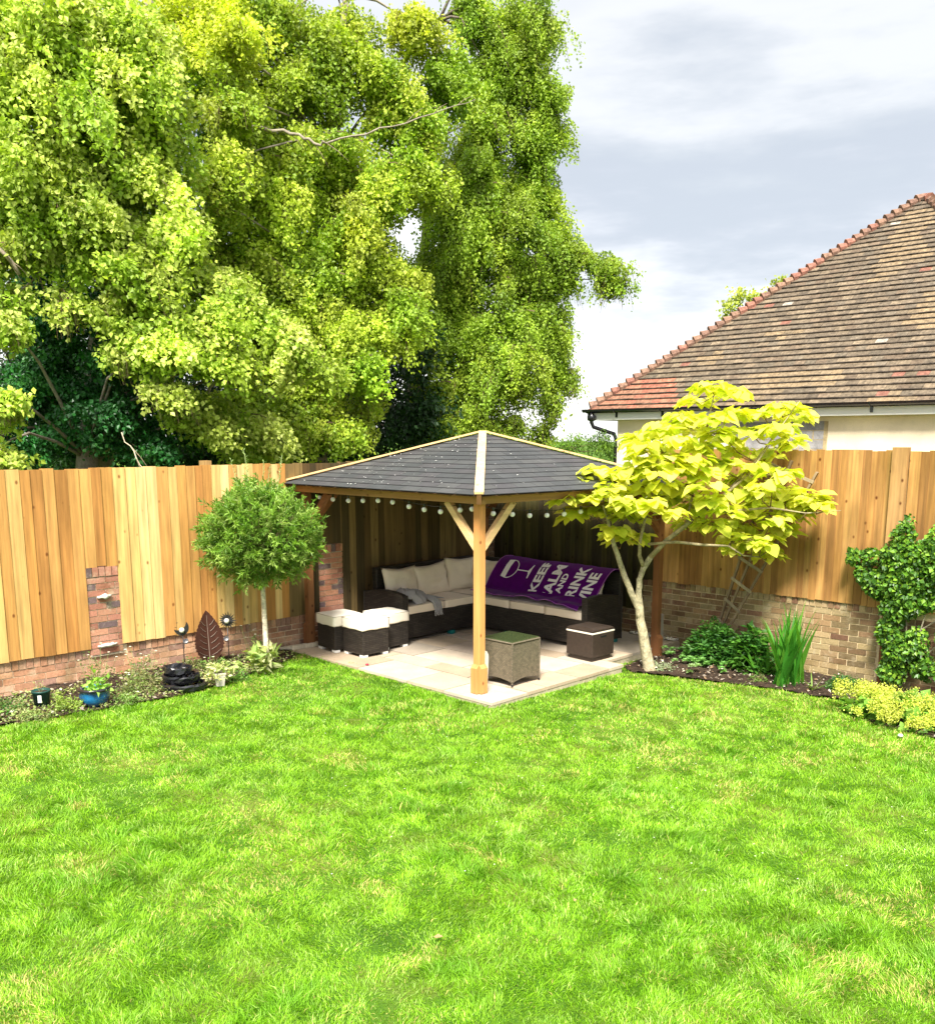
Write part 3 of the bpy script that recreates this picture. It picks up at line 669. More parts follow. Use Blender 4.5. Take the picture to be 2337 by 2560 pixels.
# printed blanket
PB = [(.815, .535), (.86, .552), (1.00, .548), (1.10, .556), (1.155, .60), (1.20, .70), (1.255, .80), (1.315, .90), (1.375, .965), (1.44, 1.0), (1.52, 1.005), (1.60, .985), (1.645, .93), (1.65, .84)]
seg = [0.]
for i in range(1, len(PB)): seg.append(seg[-1] + math.hypot(PB[i][0] - PB[i - 1][0], PB[i][1] - PB[i - 1][1]))
TL = seg[-1]; TC = seg[4]
def bl_pt(a, t, off=0.):
    t = min(max(t, 0), TL); i = max(j for j in range(len(seg) - 1) if seg[j] <= t + 1e-9); k = (t - seg[i]) / (seg[i + 1] - seg[i])
    y = PB[i][0] + (PB[i + 1][0] - PB[i][0]) * k; z = PB[i][1] + (PB[i + 1][1] - PB[i][1]) * k
    i2 = min(i + 1, len(PB) - 1); dy, dz = PB[i2][0] - PB[i][0], PB[i2][1] - PB[i][1]; L = math.hypot(dy, dz) or 1; ny, nz_ = -dz / L, dy / L
    x = a + .17 * (t - TC) / (TL - TC) if t > TC else a + .10 * (t - TC)
    N_ = lambda f, sd_: float(vnoise(np.array(a * f + 30.), np.array(t * f * .6 + 5.), sd_)) - .5
    w = .030 * N_(3.2, 71) + .012 * N_(9., 72)
    fr = max(0, 1 - t / (TC * .9)); w += fr * (.035 * abs(math.sin(a * 8.3 + 1)) * (1 if a > -.2 else .4))
    if a > .25: w += .055 * math.exp(-((t - TC * .78) / .055) ** 2) * min(1, (a - .25) * 3)          # bunched fold in the crease
    w = max(w, -.012) + .022
    yy = y + ny * (w + off) + (fr * .035 * math.sin(a * 5.1)); zz = z + nz_ * (w + off)
    if t < .03 and a > .55: zz -= (a - .55) * .08; 
    return Vector((x, yy, zz))
nu, nv = 90, 64; A0, A1 = -1.00, 1.02
m = MB(); m.grid([bl_pt(A0 + (A1 - A0) * i / (nu - 1), TL * j / (nv - 1)) for i in range(nu) for j in range(nv)], nu, nv)
bk = m.build('blanket', M['purple'], None, smooth=True, uv=False)
tag(bk, 'purple fleece blanket with white wine slogan lettering draped over the right side of the sofa', 'blanket')
ed = [bl_pt(A0 + (A1 - A0) * i / 60, .012, .004) for i in range(61)]; MB().tube(ed, .0035, 5).build('edge_stitching', M['pinkline'], bk)
ed = [bl_pt(A0 + .01, TL * i / 40, .004) for i in range(41)]; MB().tube(ed, .0035, 5).build('edge_stitching', M['pinkline'], bk)
ed = [bl_pt(A1 - .01, TL * i / 40, .004) for i in range(41)]; MB().tube(ed, .0035, 5).build('edge_stitching', M['pinkline'], bk)
def lettering(txt, a_base, size, width, t_start, tmin=None, tmax=None):
    cu = bpy.data.curves.new('txt', 'FONT'); cu.body = txt; cu.size = 1; cu.offset = .036; cu.resolution_u = 3
    to = bpy.data.objects.new('txt', cu); COL.objects.link(to); bpy.context.view_layer.update()
    me = bpy.data.meshes.new_from_object(to.evaluated_get(bpy.context.evaluated_depsgraph_get())); bpy.data.objects.remove(to)
    bm = bmesh.new(); bm.from_mesh(me)
    x0 = min(v.co.x for v in bm.verts); x1 = max(v.co.x for v in bm.verts); y1 = max(v.co.y for v in bm.verts)
    for v in bm.verts: v.co.x = (v.co.x - x0) / (x1 - x0) * width + t_start; v.co.y = v.co.y / y1 * size
    for i in range(80):
        for pl, no in ((Vector((t_start + i * .016, 0, 0)), Vector((1, 0, 0))), (Vector((0, i * .016, 0)), Vector((0, 1, 0)))):
            bmesh.ops.bisect_plane(bm, geom=bm.verts[:] + bm.edges[:] + bm.faces[:], plane_co=pl, plane_no=no)
    if tmin is not None:
        bmesh.ops.bisect_plane(bm, geom=bm.verts[:] + bm.edges[:] + bm.faces[:], plane_co=(tmin, 0, 0), plane_no=(-1, 0, 0), clear_outer=True)
    if tmax is not None:
        bmesh.ops.bisect_plane(bm, geom=bm.verts[:] + bm.edges[:] + bm.faces[:], plane_co=(tmax, 0, 0), plane_no=(1, 0, 0), clear_outer=True)
    for v in bm.verts: v.co = bl_pt(a_base - v.co.y, v.co.x, .0045)
    bmesh.ops.triangulate(bm, faces=bm.faces[:]); m2 = bpy.data.meshes.new('lettering'); bm.to_mesh(m2); bm.free(); m2.materials.append(M['letter'])
    return link(bpy.data.objects.new('lettering', m2), bk)
TT = TC + .50
lettering('KEEP', -.02, .155, .52, TC - .01, TC - .01, TT - .035)
lettering('CALM', .255, .165, .60, TC - .14, TC + .012, TT - .03)
lettering('AND', .395, .095, .30, TC + .03)
lettering('DRINK', .66, .165, .64, TC - .16, TC + .00, TT)
lettering('WINE', .895, .165, .56, TC - .16, TC + .02, TT - .02)
def strip_on(poly, name='lettering'):         # filled polygon given in (a,t)
    bm = bmesh.new(); vs = [bm.verts.new((x, y, 0)) for x, y in poly]; bm.faces.new(vs)
    for i in range(60):
        for pl, no in ((Vector((-1.0 + i * .02, 0, 0)), Vector((1, 0, 0))), (Vector((0, i * .02, 0)), Vector((0, 1, 0)))):
            bmesh.ops.bisect_plane(bm, geom=bm.verts[:] + bm.edges[:] + bm.faces[:], plane_co=pl, plane_no=no)
    for v in bm.verts: v.co = bl_pt(v.co.x, v.co.y, .0045)
    me = bpy.data.meshes.new(name); bm.to_mesh(me); bm.free(); me.materials.append(M['letter']); return link(bpy.data.objects.new(name, me), bk)
# wine glass picture, lying on its side: bowl to the left, foot to the right
tc_ = TC + .30
def gl(a): return a
strip_on([(-.80, tc_ - .13), (-.71, tc_ - .15), (-.71, tc_ + .15), (-.80, tc_ + .13)], 'wine_glass_print')
ring = []
for i in range(21):
    th = -math.pi / 2 + math.pi * i / 20; ring.append((-.71 + .16 * math.cos(th), tc_ + .15 * math.sin(th)))
inner = [(-.71 + .145 * math.cos(-math.pi / 2 + math.pi * i / 20), tc_ + .136 * math.sin(-math.pi / 2 + math.pi * i / 20)) for i in range(21)]
for i in range(20): strip_on([ring[i], ring[i + 1], inner[i + 1], inner[i]], 'wine_glass_print') if False else None
mm = MB()
for i in range(21): mm.v.append(tuple(bl_pt(*ring[i], .0045))); mm.c.append((1, 1, 1))
for i in range(21): mm.v.append(tuple(bl_pt(*inner[i], .0045))); mm.c.append((1, 1, 1))
mm.f = [(i, i + 1, 22 + i, 21 + i) for i in range(20)]; mm.build('wine_glass_print', M['letter'], bk, uv=False)
strip_on([(-.56, tc_ - .008), (-.36, tc_ - .008), (-.335, tc_ - .05), (-.325, tc_ - .11), (-.305, tc_ - .11), (-.305, tc_ + .11), (-.325, tc_ + .11), (-.335, tc_ + .05), (-.36, tc_ + .008), (-.56, tc_ + .008)], 'wine_glass_print')
# grey throw
def throw():
    n = 46; P = []
    for i in range(n):
        for j in range(n):
            a = -1 + 2 * i / (n - 1); b = -1 + 2 * j / (n - 1)
            x = -1.16 + .24 * b + .05 * a; y = -.27 + .27 * a
            rr = math.hypot(a, b); k = max(0, 1 - rr ** 2.2)
            rid = float(vnoise(np.array((a * 1.6 + b * 2.2) + 8), np.array((a - b) * .9 + 4), 91)); rid = 1 - abs(2 * rid - 1)
            rid2 = 1 - abs(2 * float(vnoise(np.array(a * 4 + b * 3 + 8), np.array((a - b) * 3. + 4), 92)) - 1)
            z = .512 + .235 * k ** .7 * (.50 + .38 * rid + .22 * rid2) + (.04 * max(0, -a) * k)
            x += .05 * (rid - .5); y += .04 * (rid2 - .5)
            P.append((x, y, z if k > 0 else .511 + .006 * rid2))
    m = MB()
    m.v = P; m.c = [(1, 1, 1)] * len(P)
    for i in range(n - 1):
        for j in range(n - 1):
            a = -1 + 2 * (i + .5) / (n - 1); b = -1 + 2 * (j + .5) / (n - 1)
            if math.hypot(a, b) < 1.0 + .10 * math.sin(5 * math.atan2(b, a)): m.f.append((i * n + j, i * n + j + 1, (i + 1) * n + j + 1, (i + 1) * n + j))
    o = m.build('throw_blanket', M['grey_fab'], None, smooth=True, uv=False)
    tag(o, 'crumpled grey knitted throw with a fringe lying on the left seat of the sofa', 'throw')
    m = MB(); path = [(-1.08, -.16, .60), (-1.0, -.09, .585), (-.94, -.04, .56), (-.895, -.01, .53), (-.875, .01, .48), (-.872, .025, .42), (-.872, .03, .375)]; nn = 15; P = []
    for k, p in enumerate(path):
        wd = .13 if k < 4 else .13 - .018 * (k - 3)
        for j in range(nn):
            s = j / (nn - 1) - .5; f = .014 * math.sin(s * 22 + k * .5)
            P.append((p[0] + f + .35 * wd * s * (1 if k < 3 else .1), p[1] + wd * s * 1.3, p[2] + f * .8))
    m.grid(P, len(path), nn); m.build('hanging_end', M['grey_fab'], o, smooth=True, uv=False)
    f = MB(); f2 = MB(); random.seed(8)
    for k in range(13):
        y = -.045 + .012 * k; z = .375; f.tube([(-.872, y, z + .01), (-.870 + random.uniform(-.01, .01), y + random.uniform(-.01, .01), z - .03), (-.868 + random.uniform(-.01, .015), y + random.uniform(-.015, .015), z - .06)], [.004, .0045, .003], 5)
    for k in range(16):
        y = .02 + .009 * k; x = -1.06 + .012 * k * .6; f2.tube([(x, y - .04, .60 - .003 * k), (x + .02, y + .005, .578 - .002 * k), (x + .045, y + .03, .535)], [.004, .0045, .003], 5)
    f.build('fringe', m_fabric('pale_fringe', (.42, .41, .40), .1), o, smooth=True, uv=False); f2.build('fringe', M['grey_fab'], o, smooth=True, uv=False)
throw()
# ottomans
def ottoman(x0, y0, label, rz=0, s=.42):
    t = empty('ottoman', label, 'ottoman', (x0 + s / 2, y0 + s / 2, 0), rz, 'square wicker footstools with cream cushions')
    h = s / 2
    wbox(-h, h, -h, h, .035, .345, 'base', WD, t, .008)
    cushion(-h - .015, h + .015, -h - .015, h + .015, .352, .485, 'cushion', M['cream_light'], t, .02, random.randint(0, 9))
    for a in (-1, 1):
        for b in (-1, 1): MB().box(a * (h - .045) - .04, a * (h - .045) + .04, b * (h - .045) - .04, b * (h - .045) + .04, 0, .034).build('foot', M['white_plastic'], t, bevel=.004)
ottoman(-1.02, -1.56, 'front ottoman, its cream cushion overhanging the dark wicker base beside the lawn edge', R(-2))
ottoman(-1.50, -1.62, 'left ottoman with a cream cushion, nearest the left gazebo post', R(-5))
ottoman(-1.16, -1.09, 'rear ottoman with a cream cushion, pushed up to the sofa arm', R(0))
# wicker side table with a glass top
st = empty('side_table', 'grey wicker cube side table with a glass top behind the front gazebo post', 'table', (1.465, -1.07, 0), R(0))
h = .235; m = MB()
for sd in range(4):
    ca, sa = math.cos(sd * math.pi / 2), math.sin(sd * math.pi / 2); n = 16; P = []
    for k in range(n + 1):
        a = -h + 2 * h * k / n; z0 = .045 + .035 * (1 - (a / h) ** 2)
        for (yy, zz) in ((-h, z0), (-h, .50)): P.append((a * ca - yy * sa, a * sa + yy * ca, zz))
    b0 = len(m.v); m.v += P; m.c += [(1, 1, 1)] * len(P); m.f += [(b0 + 2 * k, b0 + 2 * k + 2, b0 + 2 * k + 3, b0 + 2 * k + 1) for k in range(n)]
m.build('body', M['wick_grey'], st)
m = MB()
for a in (-1, 1):
    for b in (-1, 1): m.tube([(a * h, b * h, .02), (a * h, b * h, .505)], .011, 7)
for z in (.503,):
    for a in (-1, 1): m.tube([(-h, a * h, z), (h, a * h, z)], .011, 7); m.tube([(a * h, -h, z), (a * h, h, z)], .011, 7)
m.build('frame_edging', M['wick_grey'], st)
MB().box(-h, h, -h, h, .488, .506).build('inner_top', M['wick_grey'], st)
MB().box(-h + .004, h - .004, -h + .004, h - .004, .512, .522).build('glass_top', M['glass'], st, bevel=.002)
for a in (-1, 1):
    for b in (-1, 1): MB().tube([(a * h, b * h, 0), (a * h, b * h, .03)], .012, 8).build('foot', M['black_plastic'], st)
pn = empty('board_offcut', 'cream board offcut standing between the front gazebo post and the side table', 'board', (1.30, -1.335, 0), R(8))
MB().box(-.14, .04, -.009, .009, 0, .36, (1, 1, 1), Matrix.Rotation(R(-6), 4, 'X')).build('panel', M['cream_light'], pn, bevel=.002)
# cool box
cb = empty('cool_box', 'brown plastic cool box with a cream band below its lid, beside the sofa arm', 'cool box', (1.43, .50, 0), R(-3))
h = .215
MB().box(-h + .03, h - .03, -h + .03, h - .03, 0, .06).build('plinth', M['cool'], cb, bevel=.006)
MB().box(-h, h, -h, h, .058, .352).build('body', M['cool'], cb, bevel=.012)
MB().box(-h - .003, h + .003, -h - .003, h + .003, .356, .376).build('band', m_plain('cream_plastic', (.78, .72, .60), .4, .04), cb, bevel=.003)
lid = MB(); lid.add([(-h, -h, .378), (h, -h, .378), (h, h, .378), (-h, h, .378), (-h, -h, .405), (h, -h, .405), (h, h, .405), (-h, h, .405), (-h + .05, -h + .05, .425), (h - .05, -h + .05, .425), (h - .05, h - .05, .425), (-h + .05, h - .05, .425)],
                    [(0, 3, 2, 1)] + [(k, (k + 1) % 4, 4 + (k + 1) % 4, 4 + k) for k in range(4)] + [(4 + k, 4 + (k + 1) % 4, 8 + (k + 1) % 4, 8 + k) for k in range(4)] + [(8, 9, 10, 11)])
lid.build('lid', M['cool'], cb, bevel=.006)
MB().box(h - .004, h + .004, -.055, .055, .305, .322).build('handle', M['black_plastic'], cb, bevel=.002)
o = MB().lathe((0, 0, 0), [(.001, 0), (.020, 0), (.022, .008), (.018, .014), (.001, .015)], 12).build('toy_disc', M['red'], None, smooth=True); o.location = (-.30, -1.76, .002)
tag(o, 'small red plastic disc lying on the patio near the lawn edge', 'toy')
# ------------------------------------------------------------------ odds and ends by the walls
o = MB().box(-.045, .045, -.05, .05, -.1, .50).build('concrete_spur', M['concrete'], None, bevel=.006); o.location = (1.63, 1.79, -.08); o.rotation_euler = (0, R(-2), 0)
tag(o, 'short grey concrete spur standing against the right gazebo post', 'post')
m = MB().bar((-1.74, -2.06, .02), (-1.62, -1.40, .03), .07, .05, (.62, .54, .40)); o = m.build('edging_board', M['grey_wood'], None)
tag(o, 'short pale length of timber edging beside the left gazebo post', 'edging')
o = MB().box(-.05, .05, -.035, .035, 0, .06).build('half_brick', M['terracotta'], None, bevel=.006); o.location = (-1.66, -2.25, .0); o.rotation_euler = (R(8), 0, R(30))
tag(o, 'broken piece of red brick lying on the soil by the left gazebo post', 'brick')
# fan trellis
tr = empty('trellis', 'weathered grey wooden fan trellis leaning on the right hand fence', 'trellis', (2.3, 2.05, -.12)); tr.location = (0, 0, 0)
gw = (.30, .215, .14)
def up_(x, z): return (x, 2.05 + .045 * (z / 2.5), z)
UP = [((2.24, -.1), (2.98, 2.47)), ((2.27, -.1), (3.23, 2.50)), ((2.31, -.1), (3.56, 2.37))]
for (a, b) in UP: MB().bar(up_(*a), up_(*b), .045, .026, jit(gw, .15)).build('upright', M['grey_wood'], tr)
for f in (.17, .28, .39, .50, .61, .72, .83, .965):
    a = tuple(UP[0][0][i] + (UP[0][1][i] - UP[0][0][i]) * (f + .028) for i in (0, 1)); b = tuple(UP[2][0][i] + (UP[2][1][i] - UP[2][0][i]) * (f - .01) for i in (0, 1))
    p, q = Vector(up_(*a)), Vector(up_(*b)); d = (q - p).normalized() * .03; p -= d; q += d; p.y -= .024; q.y -= .024
    MB().bar(p, q, .018, .036, jit((.38, .30, .21), .15)).build('slat', M['grey_wood'], tr)
# rusty leaf ornament
lo = empty('leaf_ornament', 'large rusty metal leaf ornament leaning on the left brick wall', 'ornament', (-1.62, -3.16, .02), 0)
def leafpoly():
    pts = []; n = 60
    prof = lambda t: .19 * (math.sin(math.pi * min(1, t ** .80)) ** .85) * (1 - .10 * t)
    for side in (1, -1):
        rng_ = range(n + 1) if side == 1 else range(n, -1, -1)
        for k in rng_:
            t = k / n; saw = (k % 4) / 4.; w = prof(t) * (1 + .12 * (1 - saw) * (1 if 0 < t < .98 else 0)) + .002
            pts.append((side * w, .02 + .66 * t))
    return pts
LP = leafpoly(); n = len(LP); b = MB(); Mx = Matrix.Rotation(R(90), 4, 'Z') @ Matrix.Rotation(R(86), 4, 'X')
f_ = lambda x, z, d: Mx @ Vector((x, z, d + .03 * abs(x) / .19))
N2 = n // 2; vs = []
for d in (0, .004):
    for k in range(N2):
        (xr, z), (xl, z2_) = LP[k], LP[n - 1 - k]; vs += [f_(xl, z, d), f_(0, z, d), f_(xr, z, d)]
fs = []; B = 3 * N2
for k in range(N2 - 1):
    for q in (0, 1): fs += [(3 * k + q, 3 * k + q + 1, 3 * k + q + 4, 3 * k + q + 3), (B + 3 * k + q, B + 3 * k + q + 3, B + 3 * k + q + 4, B + 3 * k + q + 1)]
    for q in (0, 2): fs.append((3 * k + q, 3 * k + 3 + q, B + 3 * k + 3 + q, B + 3 * k + q))
b.add(vs, fs); b.build('leaf_blade', M['rust'], lo)
v = MB(); v.tube([f_(0, .02, .008), f_(.0, .3, .008), f_(0, .62, .008)], [.005, .004, .002], 6)
for k in range(6):
    z = .10 + .075 * k; w = .12 - .012 * k
    for s in (-1, 1): v.tube([f_(s * .03, z + .02, .008), f_(s * (.03 + w * .5), z + .045, .010), f_(s * (.03 + w), z + .085, .012)], [.003, .003, .0015], 5)
v.build('leaf_veins', M['rustvein'], lo)
MB().tube([f_(0, .03, .0), f_(0, -.03, 0)], .006, 6).build('stake', M['black_metal'], lo)
# solar stakes
def stake(name, label, x, y, top, kind):
    t = empty(name, label, 'garden light', (x, y, 0), R(45))
    MB().tube([(0, .02, -.05), (0, .01, top * .5), (0, 0, top)], .006, 6).build('stem', M['black_metal'], t, smooth=True)
    MB().lathe((0, 0, 0), [(.001, -.012), (.030, -.012), (.032, .012), (.001, .014)], 14).build('solar_panel', M['black_plastic'], t).matrix_local = Matrix.Translation((.045 if kind == 'moon' else -.01, -.035, top - .13)) @ Matrix.Rotation(R(50), 4, 'X')
    MB().lathe((0, 0, 0), [(.001, -.032), (.020, -.027), (.032, -.005), (.030, .015), (.018, .028), (.001, .032)], 12).build('glass_globe', M['mantle'], t, smooth=True).matrix_local = Matrix.Translation((0, -.025, top + (.0 if kind == 'moon' else .09)))
    m = MB()
    if kind == 'sun':
        c = Vector((0, 0, top + .09)); n = 18; vs = [(c.x, 0, c.z)]
        for i in range(n * 2):
            a = math.pi * i / n + .1; rr = .062 if i % 2 == 0 else random.uniform(.095, .125); vs.append((rr * math.cos(a + (.12 if i % 2 else 0)), random.uniform(-.006, .006), c.z + rr * math.sin(a + (.12 if i % 2 else 0))))
        vs2 = [(x_, y_ + .006, z_) for x_, y_, z_ in vs]; N = len(vs)
        m.add(vs + vs2, [(0, i, i % (n * 2) + 1) for i in range(1, N)] + [(N, N + i % (n * 2) + 1, N + i) for i in range(1, N)] + [(i, i % (n * 2) + 1, N + i % (n * 2) + 1, N + i) for i in range(1, N)])
        m.build('sun_face', M['black_metal'], t)
    else:
        vs = []; k = 16
        for i in range(k + 1):
            a = -2.5 + 2.9 * i / k; w = .035 * math.sin(math.pi * i / k) + .001
            for s in (-1, 1):
                rr = .085 + s * w; vs.append((-.03 + rr * math.cos(a), 0, top + .06 + rr * 1.1 * math.sin(a)))
        N = len(vs); vs2 = [(x_, y_ + .006, z_) for x_, y_, z_ in vs]
        m.add(vs + vs2, [(2 * i, 2 * i + 2, 2 * i + 3, 2 * i + 1) for i in range(k)] + [(N + 2 * i + 1, N + 2 * i + 3, N + 2 * i + 2, N + 2 * i) for i in range(k)] + [(2 * i, N + 2 * i, N + 2 * i + 2, 2 * i + 2) for i in range(k)] + [(2 * i + 1, 2 * i + 3, N + 2 * i + 3, N + 2 * i + 1) for i in range(k)])
        for (dx, dz) in ((-.075, .03), (-.06, .085)):
            m.lathe((dx, 0, top + dz), [(.001, -.004), (.016, 0), (.001, .004)], 5)
        m.build('moon_face', M['black_metal'], t)
stake('solar_stake', 'black crescent moon solar light stake left of the rusty leaf', -1.45, -3.60, .55, 'moon')
stake('solar_stake', 'black sun shaped solar light stake right of the rusty leaf', -1.40, -3.03, .50, 'sun')
# stacked black trays (water feature)
wf = empty('water_feature', 'glossy black tiered water feature at the lawn edge in front of the leaf ornament', 'water feature', (-.88, -3.93, .0), R(10)); wf.scale = (1.28, 1.28, 1.15)
random.seed(9)
for k, (r_, z, dx) in enumerate(((.21, .05, 0), (.17, .12, -.03), (.13, .19, -.07))):
    prof = [(r_ * .80, z - .045), (r_ * .95, z - .02), (r_, z + .02), (r_ * .97, z + .035), (r_ * .90, z + .028), (r_ * .80, z - .008), (.001, z - .012)]
    m = MB().lathe((dx, 0, 0), prof, 22, sy=.9)
    m.v = [(x_ + random.uniform(-.009, .009), y_ + random.uniform(-.009, .009), z_ + random.uniform(-.006, .006)) for x_, y_, z_ in m.v]
    t_ = m.build('tray', M['black_plastic'], wf, smooth=False)
m = MB()
for k in range(16):
    a = random.uniform(0, 6.28); rr = random.uniform(.02, .15); z = .20 - rr * .9; m.tube([(rr * math.cos(a) - .04, rr * math.sin(a), z - .03), (rr * math.cos(a) * 1.15 - .04, rr * math.sin(a) * 1.15, z + .03)], [.028, .012], 6)
m.build('rock', M['black_plastic'], wf)
# ------------------------------------------------------------------ foliage tools
def unit(v): return v / (np.linalg.norm(v, axis=-1, keepdims=True) + 1e-9)
def leaf_quads(P, A, N, L, Wd, fold=.12):
    A = unit(A); S = unit(np.cross(A, N)); N = np.cross(S, A); L = L[:, None]; Wd = Wd[:, None]
    return np.stack([P, P + A * L * .42 + S * Wd * .5 + N * fold * L, P + A * L, P + A * L * .42 - S * Wd * .5 + N * fold * L], 1).reshape(-1, 3)
def toworld(V):
    x, y, z = c2w(V[:, 0], V[:, 1], V[:, 2]); return np.stack([x, y, z], -1)
def leaf_mesh(name, P, A, N, L, Wd, C, mat, parent=None, world=False, fold=.12):
    V = leaf_quads(P, A, N, L, Wd, fold)
    if world: V = toworld(V)
    return np_mesh(name, V, np.arange(len(V)).reshape(-1, 4), mat, parent, np.repeat(C, 4, 0))
def palette(pal, n, a=.18):
    pal = np.array(pal); return pal[rng.integers(0, len(pal), n)] * (1 + rng.uniform(-a, a, (n, 1)))
def tree_crown(lobes, leaf, pal, per_m2, droop=.9, k_leaf=46, spray=(.45, 1.0), spread=.055, shell=.55, wind=0., fill=.36):
    """lobes: (photo x, photo y, distance, half width, half height) -> leaves hung along arching boughs, plus bough paths (ground frame)"""
    Ps, As, Ns, Ls, Ws, Cs, tw = [], [], [], [], [], [], []
    for lb in lobes:
        dx, dy, Y, rx, ry = lb[:5]; kd = lb[5] if len(lb) > 5 else 1.
        c = np.array(at(dx, dy, Y)); s = Y * 1.2701 / 2380; rX, rZ = rx * s, ry * s; rm = (rX + rZ) / 2; rY = min(1.2, .5 * rm)
        tot = max(200, int(per_m2 * math.pi * rX * rZ * kd * k_leaf)); nb = max(4, int(4.5 + 7.0 * rX * rZ)); tl = random.uniform(.85, 1.12); pl = lb[6] if len(lb) > 6 else pal
        for b in range(nb):
            phi = rng.uniform(0, 2 * math.pi); hx = math.cos(phi) * .8 + wind; hy = -abs(math.sin(phi)) * (1 if rng.random() < .75 else -1); h = math.hypot(hx, hy); hx /= h; hy /= h
            p0 = c + np.array([rng.normal(0, .30) * rX - hx * .35 * rX, rng.normal(0, .35) * rY, rng.uniform(-.45, .75) * rZ]); L = rm * rng.uniform(.75, 1.25)
            n = int(tot * (1 - fill) / nb * rng.uniform(.7, 1.3)); sg = rng.random(n) ** .75; tint = tl * palette(pl, 1, .16)[0]
            path = lambda q: np.stack([p0[0] + hx * rX / rm * L * .95 * q, p0[1] + hy * L * .7 * q, p0[2] + L * (.42 * q - .95 * droop * q ** 2)], -1)
            strand = rng.integers(0, 26, n); so_ = rng.normal(0, 1, (26, 2)); ss = rng.random(26)       # leaves gather on hanging strands
            sg = np.clip(ss[strand] * 1.0 + rng.normal(0, .035, n), 0, 1.05); P = path(sg); hang = rng.random(n) ** 1.3 * (.12 + .48 * droop * (.4 + .6 * sg)) * min(1., rm * 1.2)
            P[:, 0] += so_[strand, 0] * .11 + rng.normal(0, spread * .7, n) + hx * hang * .25; P[:, 1] += so_[strand, 1] * .11 + rng.normal(0, spread, n); P[:, 2] += -hang + rng.normal(0, spread * .6, n)
            Ps.append(P); As.append(rng.normal(size=(n, 3)) * .7 + np.array([hx * .45, hy * .3, -.75])); Ns.append(rng.normal(size=(n, 3)) * .7 + np.array([0, -.45, .8]))
            Lf = rng.uniform(.62, 1.3, n) * leaf[0]; Ls.append(Lf); Ws.append(Lf * leaf[1] * rng.uniform(.85, 1.15, n)); Cs.append(tint * rng.uniform(.8, 1.25, (n, 1)))
            tw.append(list(path(np.linspace(0, 1, 6))))
            for q in range(0, 26, 3):
                a = path(np.array([ss[q]]))[0] + np.array([so_[q, 0] * .04, so_[q, 1] * .05, 0]); tw.append([a, a + np.array([hx * .05, 0, -.18 * droop]), a + np.array([hx * .09, 0, -.34 * droop])])
        n = int(tot * fill); d = unit(rng.normal(size=(n, 3))) * rng.random((n, 1)) ** .4; P = c + np.array([0, .55 * rm, -.1 * rZ]) + d * np.array([rX, rY, rZ]) * .95
        Ps.append(P); As.append(rng.normal(size=(n, 3)) + np.array([0, 0, -.5])); Ns.append(rng.normal(size=(n, 3)) + np.array([0, -.4, .6])); Lf = rng.uniform(.7, 1.2, n) * leaf[0]; Ls.append(Lf); Ws.append(Lf * leaf[1]); Cs.append(palette(pl, n, .2) * .8)  # inner leaves, colour lowered for the shade inside the crown
    return [np.concatenate(x) for x in (Ps, As, Ns, Ls, Ws, Cs)], tw
def make_tree(name, label, cat, lobes, leaf, pal, per, trunk, limbs_from, limb_r=.05, arch=1., bark=(.30, .26, .20), mat='leaf', group=None, twigs=True, **k):
    arr, tw = tree_crown(lobes, leaf, pal, per, **k)
    b = c2w(*trunk[0][:3]); t = empty(name, label, cat, b, 0, group); off = Vector(b)
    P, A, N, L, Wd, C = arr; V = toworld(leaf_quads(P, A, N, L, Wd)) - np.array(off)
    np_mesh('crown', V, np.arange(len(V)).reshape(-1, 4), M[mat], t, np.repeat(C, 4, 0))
    tb = MB(); tp = [Vector(c2w(*p[:3])) - off for p in trunk]; tb.tube(tp, [p[3] * .8 for p in trunk], 10, bark); lm = tb; random.seed(len(lobes))
    for lb in lobes:
        e = Vector(c2w(*at(*lb[:3]))) - off; s = min(tp[1:], key=lambda q: (q - e).length + max(0, q.z - e.z) * .6)
        mid = s.lerp(e, .5) + Vector((random.uniform(-.2, .2), random.uniform(-.2, .2), .25 + random.uniform(0, .2))) * arch
        lm.tube([s, s.lerp(mid, .55) + Vector((0, 0, .04)), mid, mid.lerp(e, .6) + Vector((0, 0, .05)), e], [limb_r, limb_r * .8, limb_r * .6, limb_r * .4, limb_r * .15], 6, jit(bark, .2))
    lm.build('trunk', M['bark'], t, smooth=True, uv=False)
    if twigs:
        m = MB()
        for path in tw[:2600]:
            q = [Vector(c2w(*p)) - off for p in path]; m.tube(q, [.013 - .011 * i_ / (len(q) - 1) for i_ in range(len(q))] if len(q) > 3 else [.004, .003, .002], 3, jit((.17, .12, .07), .3), cap=False)
        m.build('twigs', M['bark'], t, uv=False)
    return t
YG = [(.50, .60, .10), (.54, .62, .14), (.38, .50, .06), (.30, .44, .04)]
YY = [(.50, .56, .045), (.44, .52, .04)]
MG = [(.32, .43, .03), (.38, .48, .045), (.25, .38, .025), (.42, .50, .055)]
FG = [(.25, .37, .028), (.30, .42, .035), (.34, .45, .04), (.20, .32, .022)]
DK = [(.018, .11, .018), (.03, .15, .025), (.012, .07, .012), (.045, .18, .03)]
BK = [(.010, .035, .008), (.014, .045, .01), (.02, .06, .012)]
random.seed(1)
